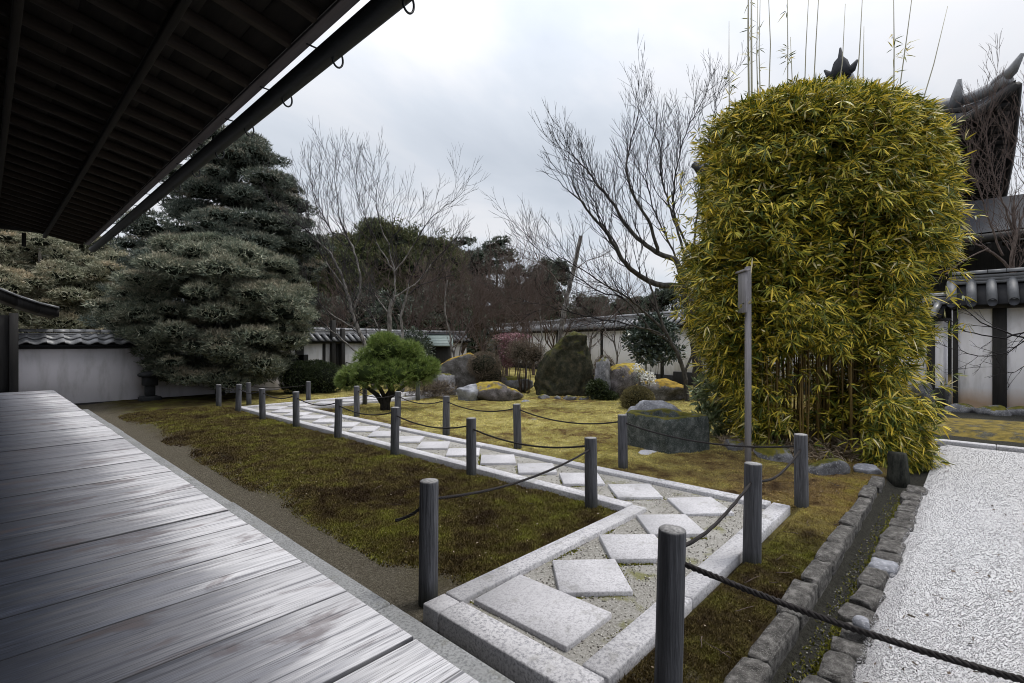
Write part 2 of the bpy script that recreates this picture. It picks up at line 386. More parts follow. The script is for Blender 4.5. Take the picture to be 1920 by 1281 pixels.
# moss / soil share one colour recipe so ground and tufts agree (world position)
def moss_color(t, lift=1.0):
    v = pos(t)
    sepn = N(t, 'ShaderNodeSeparateXYZ'); t.links.new(N(t, 'ShaderNodeNewGeometry').outputs['Position'], sepn.inputs[0])
    big = noise(t, v, .75, 5, .55, .6); mid = noise(t, v, 3.6, 7, .68); fine = noise(t, v, 26, 4, .7)
    a = mth(t, 'ADD', mth(t, 'MULTIPLY', big, .45), mth(t, 'MULTIPLY', mid, .55))
    L = lambda c: tuple(min(x * lift, 1) for x in c)
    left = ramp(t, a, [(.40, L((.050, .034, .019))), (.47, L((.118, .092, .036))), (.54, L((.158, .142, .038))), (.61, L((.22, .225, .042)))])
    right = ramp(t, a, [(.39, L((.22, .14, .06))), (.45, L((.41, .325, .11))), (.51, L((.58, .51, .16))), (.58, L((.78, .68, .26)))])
    # two moss tones: dark brown-green by the veranda; garden's golden light painted in
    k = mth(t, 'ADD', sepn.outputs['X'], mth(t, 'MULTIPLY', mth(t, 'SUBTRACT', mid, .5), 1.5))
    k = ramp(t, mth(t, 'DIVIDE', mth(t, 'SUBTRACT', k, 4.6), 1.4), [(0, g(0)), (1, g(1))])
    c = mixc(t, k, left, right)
    # browner moss towards the bamboo and the drain
    q = mth(t, 'ADD', sepn.outputs['Y'], mth(t, 'MULTIPLY', mth(t, 'SUBTRACT', big, .5), 2.5))
    q = ramp(t, mth(t, 'DIVIDE', mth(t, 'SUBTRACT', 4.0, q), 2.2), [(0, g(0)), (1, g(1))])
    brown_moss = ramp(t, a, [(.40, L((.12, .075, .04))), (.46, L((.30, .21, .10))), (.53, L((.36, .27, .10))), (.60, L((.42, .36, .09)))])
    c = mixc(t, mth(t, 'MULTIPLY', q, k), c, brown_moss)
    return c, fine, v, sepn
def m_mosstuft():
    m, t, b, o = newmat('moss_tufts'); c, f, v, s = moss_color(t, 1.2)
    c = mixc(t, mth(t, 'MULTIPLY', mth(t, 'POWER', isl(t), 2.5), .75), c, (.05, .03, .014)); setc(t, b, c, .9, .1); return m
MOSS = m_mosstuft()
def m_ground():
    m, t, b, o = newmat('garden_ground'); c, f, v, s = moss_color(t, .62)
    fz = noise(t, v, 70, 4, .75); c = mixc(t, ramp(t, fz, [(.36, g(.75)), (.56, g(0))]), c, (.03, .02, .009)); n1 = noise(t, v, 1.6, 5); n2 = noise(t, v, 45, 5, .75)
    soil = ramp(t, n2, [(.3, (.068, .058, .042)), (.55, (.15, .132, .10)), (.75, (.27, .245, .20))])
    wob = mth(t, 'MULTIPLY', mth(t, 'SUBTRACT', n1, .5), .7)
    k = mth(t, 'ADD', s.outputs['X'], wob)
    k = ramp(t, mth(t, 'DIVIDE', mth(t, 'SUBTRACT', k, 2.08), .5), [(0, g(0)), (1, g(1))])
    c2 = mixc(t, k, soil, c)
    wear = ramp(t, noise(t, v, .9, 6, .6), [(.60, g(0)), (.68, g(1))])
    c2 = mixc(t, mth(t, 'MULTIPLY', wear, .35), c2, soil)
    ky = ramp(t, mth(t, 'DIVIDE', mth(t, 'SUBTRACT', .87, s.outputs['Y']), .06), [(0, g(0)), (1, g(1))])
    wet = ramp(t, n2, [(.3, (.016, .016, .014)), (.7, (.075, .072, .06))])
    c2 = mixc(t, ky, c2, wet)
    setc(t, b, c2, .95, .1); bump(t, b, mth(t, 'ADD', mth(t, 'ADD', f, n2), fz), 1.0, .03); return m
def m_soil():
    m, t, b, o = newmat('path_bed_soil'); v = pos(t); n2 = noise(t, v, 55, 6, .75); n1 = noise(t, v, 2.2, 6)
    c = ramp(t, n2, [(.3, (.12, .112, .10)), (.5, (.24, .23, .21)), (.72, (.42, .41, .39))])
    c = mixc(t, ramp(t, n1, [(.40, g(0)), (.7, g(.55))]), c, (.36, .35, .33))
    gn = noise(t, v, 3.7, 5)
    c = mixc(t, ramp(t, gn, [(.58, g(0)), (.68, g(.75))]), c, (.13, .13, .03))
    setc(t, b, c, .95, .1); bump(t, b, n2, .7, .012); return m
def m_gravel():
    m, t, b, o = newmat('white_gravel'); v = pos(t)
    vo = N(t, 'ShaderNodeTexVoronoi'); vo.inputs['Scale'].default_value = 120; t.links.new(v, vo.inputs['Vector'])
    sp = N(t, 'ShaderNodeSeparateColor'); t.links.new(vo.outputs['Color'], sp.inputs[0])
    c = ramp(t, sp.outputs[0], [(0, (.20, .195, .20)), (.12, (.36, .355, .36)), (.5, (.46, .455, .465)), (1, (.58, .57, .58))])
    c = mixc(t, ramp(t, noise(t, v, 1.1, 5), [(.4, g(0)), (.75, g(.4))]), c, (.40, .39, .40))
    setc(t, b, c, .9, .2); bump(t, b, vo.outputs['Distance'], .5, -.006); return m
def m_deck():
    m, t, b, o = newmat('veranda_plank'); oi = N(t, 'ShaderNodeObjectInfo')
    sh = N(t, 'ShaderNodeVectorMath', operation='ADD'); cx = N(t, 'ShaderNodeCombineXYZ')
    t.links.new(mth(t, 'MULTIPLY', oi.outputs['Random'], 40.0), cx.inputs[0]); t.links.new(mth(t, 'MULTIPLY', oi.outputs['Random'], 7.0), cx.inputs[2])
    t.links.new(N(t, 'ShaderNodeNewGeometry').outputs['Position'], sh.inputs[0]); t.links.new(cx.outputs[0], sh.inputs[1])
    def mp(sc):
        q = N(t, 'ShaderNodeMapping'); q.inputs['Scale'].default_value = sc; t.links.new(sh.outputs[0], q.inputs[0]); return q.outputs[0]
    fine = noise(t, mp((1.3, 52, 1)), 3.0, 9, .8, .35); band = noise(t, mp((.55, 6.5, 1)), 1.6, 5, .6, .8); blot = noise(t, mp((1.0, 3.0, 1)), 1.5, 6, .62, .5)
    c = ramp(t, fine, [(.28, (.02, .024, .034)), (.47, (.062, .070, .096)), (.7, (.145, .16, .21))])
    c = mixc(t, ramp(t, band, [(.40, g(0)), (.58, g(.7))]), c, (.035, .038, .048))
    c = mixc(t, ramp(t, blot, [(.58, g(0)), (.66, g(.7))]), c, (.11, .085, .082))
    # outer ends rain-bleached silver; inner ends also painted darker for the eaves' shade
    xs = N(t, 'ShaderNodeSeparateXYZ'); t.links.new(N(t, 'ShaderNodeNewGeometry').outputs['Position'], xs.inputs[0])
    k = mth(t, 'ADD', xs.outputs['X'], mth(t, 'MULTIPLY', mth(t, 'SUBTRACT', band, .5), .9))
    silver = ramp(t, fine, [(.30, (.13, .13, .15)), (.41, (.48, .48, .51)), (.55, (.66, .655, .685)), (.72, (.78, .77, .80))])
    silver = mixc(t, ramp(t, blot, [(.56, g(0)), (.63, g(.75))]), silver, (.22, .19, .195))
    c = mixc(t, ramp(t, k, [(.10, g(0)), (.75, g(.38)), (1.2, g(1))]), c, silver)
    stre = noise(t, mp((.42, 17, 1)), 2.2, 5, .62, .25)
    c = mixc(t, ramp(t, stre, [(.55, g(0)), (.64, g(.72))]), c, (.06, .062, .078))
    gy = N(t, 'ShaderNodeSeparateXYZ'); t.links.new(N(t, 'ShaderNodeTexCoord').outputs['Generated'], gy.inputs[0])
    ed = mth(t, 'MINIMUM', gy.outputs['Y'], mth(t, 'SUBTRACT', 1.0, gy.outputs['Y']))
    ed = mth(t, 'ADD', ed, mth(t, 'MULTIPLY', mth(t, 'SUBTRACT', noise(t, mp((1.2, 3, 1)), 3.0, 4), .5), .018))
    c = mixc(t, ramp(t, ed, [(.004, g(.85)), (.017, g(0))]), c, (.03, .03, .034))     # dirt worked into the joints
    crk = noise(t, mp((.30, 30, 1)), 2.0, 3, .5, .15)
    c = mixc(t, ramp(t, crk, [(.585, g(0)), (.60, g(.85)), (.615, g(0))]), c, (.025, .026, .032))
    c = mixc(t, mth(t, 'MULTIPLY', mth(t, 'POWER', oi.outputs['Random'], 2.0), .42), c, (.10, .10, .12))
    setc(t, b, c, .6, .2); t.links.new(ramp(t, fine, [(.3, g(.55)), (.7, g(.78))]), b.inputs['Roughness'])
    bump(t, b, fine, .22, .006); return m
def m_plaster(name, c, stain=None):
    m, t, b, o = newmat(name); v = pos(t); n = noise(t, v, 1.3, 6, .6); f = noise(t, pos(t, (1, 1, .25)), 5, 5)
    col = mixc(t, ramp(t, n, [(.4, g(0)), (.75, g(.3))]), c, tuple(x * .7 for x in c))
    col = mixc(t, ramp(t, f, [(.50, g(0)), (.72, g(.42))]), col, (.33, .32, .30))
    if stain is not None:
        s = N(t, 'ShaderNodeSeparateXYZ'); t.links.new(N(t, 'ShaderNodeNewGeometry').outputs['Position'], s.inputs[0])
        k = mth(t, 'ADD', s.outputs['Z'], mth(t, 'MULTIPLY', mth(t, 'SUBTRACT', n, .5), .5))
        col = mixc(t, ramp(t, mth(t, 'SUBTRACT', 1.0, mth(t, 'DIVIDE', k, .55)), [(0, g(0)), (.7, g(.8))]), col, stain)
    setc(t, b, col, .9, .15); bump(t, b, n, .15, .01); return m
GROUND = m_ground(); SOIL = m_soil(); GRAVEL = m_gravel(); DECK = m_deck()
PLASTER = m_plaster('white_plaster', (.82, .815, .86)); PLASTERS = m_plaster('white_plaster_stained_foot', (.82, .81, .85), (.52, .32, .15))
PLASTERL = m_plaster('grey_white_plaster', (.80, .77, .81))
PEB = m_leaf('white_pebbles', [(0, (.07, .068, .068)), (.07, (.27, .265, .268)), (.6, (.40, .395, .405)), (1, (.56, .55, .56))], 0, .85)
SOILPEB = m_leaf('small_stones', [(0, (.10, .09, .08)), (.5, (.28, .26, .23)), (1, (.62, .6, .56))], 0, .9)

# ================================================================== GROUND
def in_path(x, y, pad=0.0):
    a = (x > 1.84 - pad) & (x < 5.52 + pad) & (y > 1.29 - pad) & (y < 2.50 + pad)
    b = (x > 4.28 - pad) & (x < 5.52 + pad) & (y > 2.4) & (y < 13.4 + pad)
    c = (x > 4.28 - pad) & (x < 11.0) & (y > 11.9 - pad) & (y < 13.4 + pad)
    return a | b | c
def gz(x, y):
    x = np.asarray(x, float); y = np.asarray(y, float); P = np.stack([x, y, np.zeros_like(x)], 1)
    moss = (x > 2.05) & (y > .85) & ~in_path(x, y, .02) & (x < 40) & (y < 40)
    z = np.where(moss, .03 + .04 * fbm(P * 1.3, 3, 3) + .026 * fbm(P * 5, 5, 3), 0.0)
    e_ = np.clip((x - 2.05) / .45, 0, 1); z = np.where((x < 2.55) & (y > 2.5), z * e_ + (1 - e_) * (-.03 + .012 * fbm(P * 3, 8, 3)), z); z = np.where((x < 2.1) & (y <= 2.5), -.03, z)
    z = np.where(y < .80, -.065, z)
    z = np.where((x > 11.05) & (y < .8), .03 + .03 * fbm(P * 2, 4, 3), z)
    z = np.where((y < .55) & (x < 10.9), -.05, z)
    z = np.where((x > 24) | (y > 24), z * .0, z)
    return z
def axis(lo, hi, step, far):
    a = np.arange(lo, hi, step); o = np.array([1, 3, 7, 15, 30, 60, 120, 250, 500.])
    return np.concatenate([lo - o[::-1][-len(o):], a, hi + o])
gx = axis(-2, 20, .085, 500); gy = axis(-3, 19.5, .085, 500)
X, Y = np.meshgrid(gx, gy, indexing='ij'); nx, ny = X.shape
Z = gz(X.ravel(), Y.ravel())
ii = np.arange(nx * ny).reshape(nx, ny)
Fq = np.stack([ii[:-1, :-1], ii[1:, :-1], ii[1:, 1:], ii[:-1, 1:]], -1).reshape(-1, 4)
o = mk('ground', np.stack([X.ravel(), Y.ravel(), Z], 1), Fq, GROUND, smooth=True); tag(o, kind='structure')

# gravel court: one sheet with a slightly uneven surface
xs = np.arange(2.0, 10.86, .12); ys = np.concatenate([np.array([-60, -30, -15, -9]), np.arange(-6, .50, .12)])
def gravz(x, y): return .012 + .010 * fbm(np.stack([x, y, x * 0], 1) * 1.7, 31, 3)
X, Y = np.meshgrid(xs, ys, indexing='ij'); nx, ny = X.shape; ii = np.arange(nx * ny).reshape(nx, ny)
edge = (Y.ravel() > .42)
Zg = np.where(edge, -.03, gravz(X.ravel(), Y.ravel()))
o = mk('gravel_court', np.stack([X.ravel(), Y.ravel(), Zg], 1), np.stack([ii[:-1, :-1], ii[1:, :-1], ii[1:, 1:], ii[:-1, 1:]], -1).reshape(-1, 4), GRAVEL, smooth=True)
tag(o, kind='structure')
# loose grains on the gravel
n = 120000
t_ = NR.rand(n) ** 1.0; px_ = 2.3 * (10.8 / 2.3) ** t_; py_ = .47 - NR.rand(n) * (px_ * .33 + .45)
s_ = NR.uniform(.0018, .0038, n) * (1 + px_ * .07)
bV = np.array([(1, 0, 0), (-1, 0, 0), (0, 1, 0), (0, -1, 0), (0, 0, .7), (0, 0, -.7)]); bF = np.array([(0,2,4),(2,1,4),(1,3,4),(3,0,4)])
R_ = rmats(n, NR); 
def scatter(bV, bF, R, pos_, s):
    V = np.einsum('nij,vj->nvi', R, bV) * np.asarray(s)[:, None, None] + pos_[:, None, :]
    F = (np.arange(len(pos_)) * len(bV))[:, None, None] + bF[None]
    return V.reshape(-1, 3), F.reshape(-1, bF.shape[1])
bF8 = np.concatenate([bF, bF[:, ::-1] * 0 + np.array([(2,0,5),(1,2,5),(3,1,5),(0,3,5)])])
V, F = scatter(bV, bF8, R_, np.stack([px_, py_, gravz(px_, py_) + s_ * .35], 1), s_)
o = mk('gravel_grains', V, F, PEB); tag(o, 'loose white grains of gravel covering the court', 'gravel', kind='stuff')

# ================================================================== PATH
path = empty('stone_path', (0, 0, 0), kind='structure')
mbp = MB()
def sheet(mb, x0, x1, y0, y1, z, st=.12):
    a = np.linspace(x0, x1, max(2, int((x1-x0)/st))); b = np.linspace(y0, y1, max(2, int((y1-y0)/st)))
    X, Y = np.meshgrid(a, b, indexing='ij'); m_, n_ = X.shape; i = np.arange(m_*n_).reshape(m_, n_)
    P = np.stack([X.ravel(), Y.ravel(), X.ravel()*0], 1)
    P[:, 2] = z + .008 * fbm(P * 2.5, 41, 3)
    mb.add(P, np.stack([i[:-1, :-1], i[1:, :-1], i[1:, 1:], i[:-1, 1:]], -1).reshape(-1, 4))
sheet(mbp, 2.02, 5.27, 1.38, 2.36, .052)
sheet(mbp, 4.45, 5.27, 2.361, 13.22, .052)
sheet(mbp, 5.271, 11.0, 12.1, 13.22, .052)
o = mbp.build('path_bed', SOIL, path, True)
def kerb(a, b, width, z=.092, h=.20, n=None, name='kerb_stone', parent=None, m=None, off=0.0, joints=None):
    a = Vector((*a, 0)); b = Vector((*b, 0)); L = (b - a).length; ang = math.atan2(b.y - a.y, b.x - a.x)
    if joints is None:
        joints = [0.0]
        while joints[-1] < L - 1.0: joints.append(min(joints[-1] + RNG.uniform(1.1, 1.7), L))
        joints[-1] = L if L - joints[-1] < .8 else joints[-1]
        if joints[-1] < L: joints.append(L)
    for i in range(len(joints) - 1):
        u0, u1 = joints[i] + .003, joints[i+1] - .003
        V, F = cbox(u1 - u0, width, h, .009)
        c = a.lerp(b, (u0 + u1) / 2 / L)
        o = mk(name, V, F, m or GRAN, parent if parent is not None else path)
        o.location = (c.x, c.y, z - h / 2 + RNG.uniform(-.004, .004)); o.rotation_euler = (0, 0, ang + RNG.uniform(-.003, .003))
kerb((1.85, 2.42), (4.40, 2.42), .155, joints=[0, .18, 2.55])          # veranda-side leg, left kerb
kerb((1.945, 1.30), (1.945, 2.34), .19, joints=[0, 1.04])              # end kerb facing the veranda
kerb((2.05, 1.37), (5.44, 1.43), .16, joints=[0, 1.0, 2.3, 3.39])
kerb((4.365, 2.51), (4.365, 13.40), .15)
kerb((5.36, 1.52), (5.36, 12.02), .16)
kerb((5.45, 12.02), (11.0, 12.02), .15)
kerb((4.45, 13.30), (11.0, 13.30), .15)
def slab(cx, cy, sx, sy, rz):
    V, F = cbox(sx, sy, .10, .007)
    V = V + np.stack([fbm(V * 9 + cx * 7 + cy, 3, 2) * .012, fbm(V * 9 + cy * 5, 5, 2) * .012, V[:, 2] * 0], 1)
    o = mk('paving_slab', V, F, SLAB, path); o.location = (cx, cy, .035 + RNG.uniform(-.003, .003)); o.rotation_euler = (RNG.uniform(-.006, .006), RNG.uniform(-.006, .006), rz)
slab(2.335, 1.955, .45, .73, 0)
D45 = math.pi / 4
for cx in (2.88, 3.53, 4.18, 4.86): slab(cx, 1.965 + (cx - 2.88) * .03, .475, .475, D45 + RNG.uniform(-.02, .02))
yy = 2.73; slabs_y = []
while yy < 12.6:
    slab(4.86 + RNG.uniform(-.012, .012), yy, .475, .475, D45 + RNG.uniform(-.02, .02)); slabs_y.append(yy); yy += .702
xx = 5.56
while xx < 10.8:
    slab(xx, 12.66, .475, .475, D45 + RNG.uniform(-.02, .02)); xx += .702
# small stones on the bed
n = 5000; a = NR.rand(n); sx_ = np.where(a < .5, NR.uniform(2.05, 5.25, n), NR.uniform(4.47, 5.25, n)); sy_ = np.where(a < .5, NR.uniform(1.4, 2.35, n), 2.35 + 8 * NR.rand(n) ** 1.5)
s_ = NR.uniform(.003, .009, n)
V, F = scatter(bV, bF8, rmats(n, NR), np.stack([sx_, sy_, np.full(n, .056)], 1), s_)
o = mk('path_grit', V, F, SOILPEB, path); o['kind'] = 'stuff'

# ================================================================== DRAIN with edging stones
drain = empty('drain_channel', (0, 0, 0), kind='structure')
def blockV(size, seed, sub=4, rough=.10):
    V, F = ico(sub); P = np.sign(V) * np.abs(V) ** .30; n = unit(V); c = rmats(1, np.random.RandomState(seed))[0]
    P = P + n * (fbm(V * 1.3 + seed, seed, 4) * rough * 1.6)[:, None] + n * (fbm(P * np.array(size) * 22 + seed, seed + 5, 4) * rough * 1.1)[:, None]
    return P * np.array(size) / 2, F
def kerbstone(name, c, size, seed, m, parent, rz):
    V, F = blockV(size, seed); o = mk(name, V, F, m, parent, True); o.location = c; o.rotation_euler = (RNG.uniform(-.05, .05), RNG.uniform(-.04, .04), rz); return o
def stone(name, c, size, seed, m, parent=None, rz=0.0, sub=3, facets=8, rough=.12, box=.5):
    V, F = rockV(size, seed, sub, facets, rough, box); o = mk(name, V, F, m, parent, True); o.location = c; o.rotation_euler = (0, 0, rz); return o
x_ = 1.7; k = 0
while x_ < 7.3:
    L = RNG.uniform(.30, .75); kerbstone('edging_stone', (x_ + L/2, .80 + RNG.uniform(-.010, .010) + .012 * x_, -.01 + RNG.uniform(-.012, .012)), (L * .99, .128 + RNG.uniform(-.015, .02), .185), 100 + k, EDGE, drain, .012 + RNG.uniform(-.03, .03)); x_ += L; k += 1
x_ = 1.9
while x_ < 7.2:
    L = RNG.uniform(.18, .40)
    pale = 4.25 < x_ < 4.62
    kerbstone('edging_stone', (x_ + L/2, .535 + RNG.uniform(-.02, .02), -.055), (L * (.96 if RNG.random() < .7 else .8), .15 + RNG.uniform(-.01, .04), .17 if pale else .15 + RNG.uniform(-.01, .02)), 200 + k, ROCKW if pale else EDGE, drain, RNG.uniform(-.12, .12)); x_ += L + RNG.uniform(.0, .03); k += 1
# the far kerb of the court
kerb((10.95, 1.2), (10.95, -6.0), .18, z=.06, h=.16, m=GRAN, parent=drain)
o = stone('round_pebble', tuple(gr(1617, 1172, .07)), (.12, .10, .09), 5, ROCKW, None, .3, 3, 0, .03, .9); tag(o, 'smooth pale pebble resting on the edging stones by the rope', 'pebble')

# ================================================================== NEAR HALL: veranda, eaves
hall = empty('temple_hall', (0, 0, 0), label='temple hall with weathered plank veranda and deep dark eaves', cat='building')
EDGE_X = 1.25; DZ = .45; YEND = 17.4
joints = [-1.2, -.75, -.3, .1, .52, .95, 1.44, 1.74, 2.31, 2.80, 3.22, 3.66, 4.06]
while joints[-1] < YEND - .5: joints.append(joints[-1] + RNG.uniform(.3, .48))
joints.append(YEND)
for i in range(len(joints) - 1):
    y0, y1 = joints[i], joints[i+1]; ex = EDGE_X + RNG.uniform(-.004, .006)
    V, F = cbox(ex + 1.0, y1 - y0 - .008, .045, .004); o = mk('plank', V, F, DECK, hall)
    o.location = ((ex - 1.0) / 2, (y0 + y1) / 2, DZ - .0225 + RNG.uniform(-.006, .003))
box_ob('edge_beam', (EDGE_X - .12, 8.1, DZ - .045 - .075), (.10, 18.6, .15), DARKW, hall)
for y in np.arange(-.8, 17.3, 1.8): box_ob('veranda_post', (EDGE_X - .12, y, .12), (.11, .11, .36), DARKW, hall)
box_ob('hall_wall', (-1.08, 7.2, 2.6), (.14, 18.0, 5.2), DARKW, hall)
# kerb stones under the veranda edge
nob = empty('veranda_kerb', (0, 0, 0), kind='structure')
yj = [-1.4, .1, 1.35, 2.655, 4.1, 5.5, 6.8, 8.3, 9.7, 11.2, 12.6, 14.0, 15.6]
for a_, b_ in zip(yj[:-1], yj[1:]):
    V, F = cbox(.50, b_ - a_ - .008, .22, .015); o = mk('kerb_stone', V, F, NOBE, nob); o.location = (1.49 + RNG.uniform(-.006, .006), (a_ + b_) / 2, .08 - .11 + RNG.uniform(-.006, .006))
# eaves. pitch .22; underside line at x=1.72 z=3.93
PITCH = .22; EX, EZ = 1.72, 3.935; YR0, YR1 = -2.5, 15.3; XIN = -1.0
def soff(x): return EZ + (EX - x) * PITCH
tilt = math.atan(PITCH)
def slope_box(name, x0, x1, yc, wy, zoff, h, m):
    L = (x1 - x0) / math.cos(tilt); V, F = cbox(L, wy, h, .005); o = mk(name, V, F, m, hall)
    xm = (x0 + x1) / 2; o.location = (xm, yc, soff(xm) + zoff); o.rotation_euler = (0, tilt, 0); return o
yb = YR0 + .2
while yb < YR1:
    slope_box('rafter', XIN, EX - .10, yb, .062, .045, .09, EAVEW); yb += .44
nb = 9
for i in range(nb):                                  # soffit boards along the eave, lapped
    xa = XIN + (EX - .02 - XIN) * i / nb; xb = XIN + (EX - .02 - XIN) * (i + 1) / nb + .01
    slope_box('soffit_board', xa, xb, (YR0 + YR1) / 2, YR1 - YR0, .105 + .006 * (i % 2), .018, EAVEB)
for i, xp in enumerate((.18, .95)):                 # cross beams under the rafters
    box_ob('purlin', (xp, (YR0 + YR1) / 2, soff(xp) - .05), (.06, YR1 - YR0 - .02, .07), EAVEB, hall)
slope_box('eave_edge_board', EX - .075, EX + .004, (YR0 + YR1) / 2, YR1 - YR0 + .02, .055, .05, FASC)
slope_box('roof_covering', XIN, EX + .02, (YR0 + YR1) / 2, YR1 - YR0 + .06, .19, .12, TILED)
box_ob('verge_beam', ((XIN + EX) / 2 - .1, YR1 + .05, soff(.2) - .06), (2.6, .07, .16), DARKW, hall)
for xh in (.22, .62): box_ob('hanging_strut', (xh, YR1 - .02, soff(xh) - .24), (.07, .07, .30), DARKW, hall)
# gutter
gut = MB(); nseg = 9; prof = []
for i in range(nseg + 1):
    th = math.pi + math.pi * i / nseg; prof.append((1.80 + .082 * math.cos(th), 3.91 + .082 * math.sin(th)))
for i in range(nseg, -1, -1):
    th = math.pi + math.pi * i / nseg; prof.append((1.80 + .075 * math.cos(th), 3.91 + .075 * math.sin(th)))
Vg = np.array([(p[0], y, p[1]) for y in (YR0 - .3, YR1 + .1) for p in prof]); m_ = len(prof)
Fg = np.array([(i, (i+1) % m_, (i+1) % m_ + m_, i + m_) for i in range(m_)])
gutter = mk('gutter', Vg, Fg, METAL, hall, True)
yb = 2.62 - .91 * 4
while yb < YR1:
    th = np.linspace(-.34 * math.pi, 1.06 * math.pi, 16)
    pts = np.stack([1.836 + .042 * np.cos(th), np.full(16, yb), 3.832 - .062 * np.sin(th)], 1)
    V, F = path_tube(pts, .0075, 6); mk('gutter_hook', V, F, METAL, gutter, True)
    o = box_ob('gutter_strap', (1.76, yb + .12, 3.918), (.22, .014, .010), METAL, gutter, b=.003); yb += .91

# small building closing the veranda's far end
side = empty('side_building', (0, 17.45, 0), label='dark timber building at the far end of the veranda with shallow tiled roof', cat='building')
box_ob('wall', (-.75, .6, 1.25), (2.4, 1.1, 2.2), DARKW, side)
box_ob('post', (.53, .02, 1.28), (.16, .16, 2.25), DARKW, side)
def roof_slab(name, pts, th, m, parent):
    P = np.array(pts, float); V = np.concatenate([P, P - np.array([0, 0, th])]); k = len(P); i = np.arange(k)
    F = [np.array([list(range(k)), list(range(2*k-1, k-1, -1))]), np.stack([i, i + k, (i+1) % k + k, (i+1) % k], 1)]
    return mk(name, V, F, m, parent)
prof = [(1.36, 2.60), (1.0, 2.70), (.6, 2.86), (.2, 3.06), (-.3, 3.34), (-1.4, 4.1)]
mb = MB()
for dz, dy, th in ((0, 0, .05), (-.05, .06, .20)):
    for (xa, za), (xb, zb) in zip(prof[:-1], prof[1:]):
        P = np.array([(xa, -.1 + dy, za+dz), (xb, -.1 + dy, zb+dz), (xb, 1.9, zb+dz), (xa, 1.9, za+dz)]); Vv = np.concatenate([P, P - [0, 0, th]])
        mb.add(Vv, [np.array(outward(Vv, [(0,1,2,3),(4,5,6,7),(0,1,5,4),(1,2,6,5),(2,3,7,6),(3,0,4,7)]))])
    if dz == 0: mb.build('roof_edge', TILE, side); mb = MB()
mb.build('roof_underside', DARKW, side)

# ================================================================== WALLS
def half_tube(L, r, n=7, cap=True, t=.0):
    th = np.linspace(0, math.pi, n); V = []
    for x in (0, L): V += [(x, -r * math.cos(a), r * math.sin(a)) for a in th]
    V = np.array(V); Q = [(i, i+1, n+i+1, n+i) for i in range(n-1)]
    F = [np.array(Q)]
    F += [np.array([list(range(n))[::-1], list(range(n, 2*n))])]
    return V, F
def mesh_of(name, V, F, m, smooth=False):
    o = mk(name, V, F, m, None, smooth); me = o.data; bpy.data.objects.remove(o); return me
def wall_run(name, start, direction, length, label, body_m, h, plinth=.12, thick=.30, rise=.42, over=.32, tile='round', pitch=.30, posts=(), cat='wall', tm=TILE, ridge_h=.22, z0=0.0, base_m=None):
    """local +x runs along the wall, local -y faces the garden"""
    w_ = empty(name, (start[0], start[1], z0), direction, label=label, cat=cat)
    box_ob('plaster_face', (length/2, 0, plinth + (h - plinth)/2), (length, thick, h - plinth), body_m, w_, b=.004)
    box_ob('plinth', (length/2, -.02, plinth/2 - .1), (length, thick + .08, plinth + .2 - .002), base_m or DARKW, w_)
    box_ob('eave_plate', (length/2, 0, h + .045), (length + .02, thick + 2*over - .12, .085), DARKW, w_)
    # roof slopes
    mb = MB()
    for s in (-1, 1):
        P = np.array([(-.05, s*(thick/2+over), h+.10), (length+.05, s*(thick/2+over), h+.10), (length+.05, s*.03, h+.10+rise), (-.05, s*.03, h+.10+rise)])
        Vv = np.concatenate([P, P - [0, 0, .05]]); mb.add(Vv, [np.array(outward(Vv, [(0,1,2,3),(4,5,6,7),(0,1,5,4),(1,2,6,5),(2,3,7,6),(3,0,4,7)]))])
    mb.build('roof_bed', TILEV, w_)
    sl_ = math.hypot(thick/2 + over, rise); an = math.atan2(rise, thick/2 + over)
    if tile == 'round':
        V, F = half_tube(sl_ + .06, pitch * .27); me = mesh_of('roof_tile', V, F, tm, True)
        for i in range(int(length / pitch) + 1):
            o = ob('roof_tile', me, w_); o.location = (i * pitch, -(thick/2 + over + .05), h + .115); o.rotation_euler = (0, -an, math.pi/2)
    else:
        # wave pantiles, two courses
        nn = 9; u = np.linspace(0, pitch, nn); zz = .030 * np.cos(u / pitch * 2 * math.pi + .6) + .02 * (u / pitch)
        V = []; 
        for yv, dz in ((0, 0), (sl_/2 + .04, 0)):
            V += [(a, yv, z + .028) for a, z in zip(u, zz)] + [(a, yv, z) for a, z in zip(u, zz)]
        V = np.array(V); k = 2 * nn; Q = []
        for i in range(nn-1): Q += [(i, i+1, k+i+1, k+i), (nn+i+1, nn+i, k+nn+i, k+nn+i+1), (nn+i, nn+i+1, i+1, i)]
        me = mesh_of('roof_tile', V, [np.array(Q)], tm, True)
        for cse in (0, 1):
            for i in range(int(length / pitch) + 1):
                o = ob('roof_tile', me, w_); d_ = cse * sl_/2
                o.location = (i * pitch, -(thick/2 + over + .05) + d_ * math.cos(an), h + .13 + d_ * math.sin(an) + .03 * cse); o.rotation_euler = (an - .06, 0, 0)
    zt = h + .10 + rise
    nl = 3
    for i in range(nl): box_ob('ridge_course', (length/2, 0, zt - .03 + i * ridge_h/ (nl+1) + .03), (length + .1, .26 - .03*i, ridge_h/(nl+1) - .006), tm, w_, b=.006)
    rl = .33; V, F = half_tube(rl - .012, .085, 8); me = mesh_of('ridge_tile', V, F, tm, True)
    for i in range(int(length / rl) + 1):
        o = ob('ridge_tile', me, w_); o.location = (i * rl, 0, zt + ridge_h * .75 - .0)
    for u_, wd in posts: box_ob('timber_post', (u_, -thick/2 - .015, h/2), (wd, .09, h), DARKW, w_)
    return w_
# left boundary wall behind the veranda (y = 18)
wall_run('boundary_wall', (-3.0, 18.0), 0.0, 10.2, 'low grey plastered garden wall with wave tiles behind the big layered conifer', PLASTERL, 1.50, .02, rise=.20, over=.26, tile='wave', pitch=.345, ridge_h=.20)
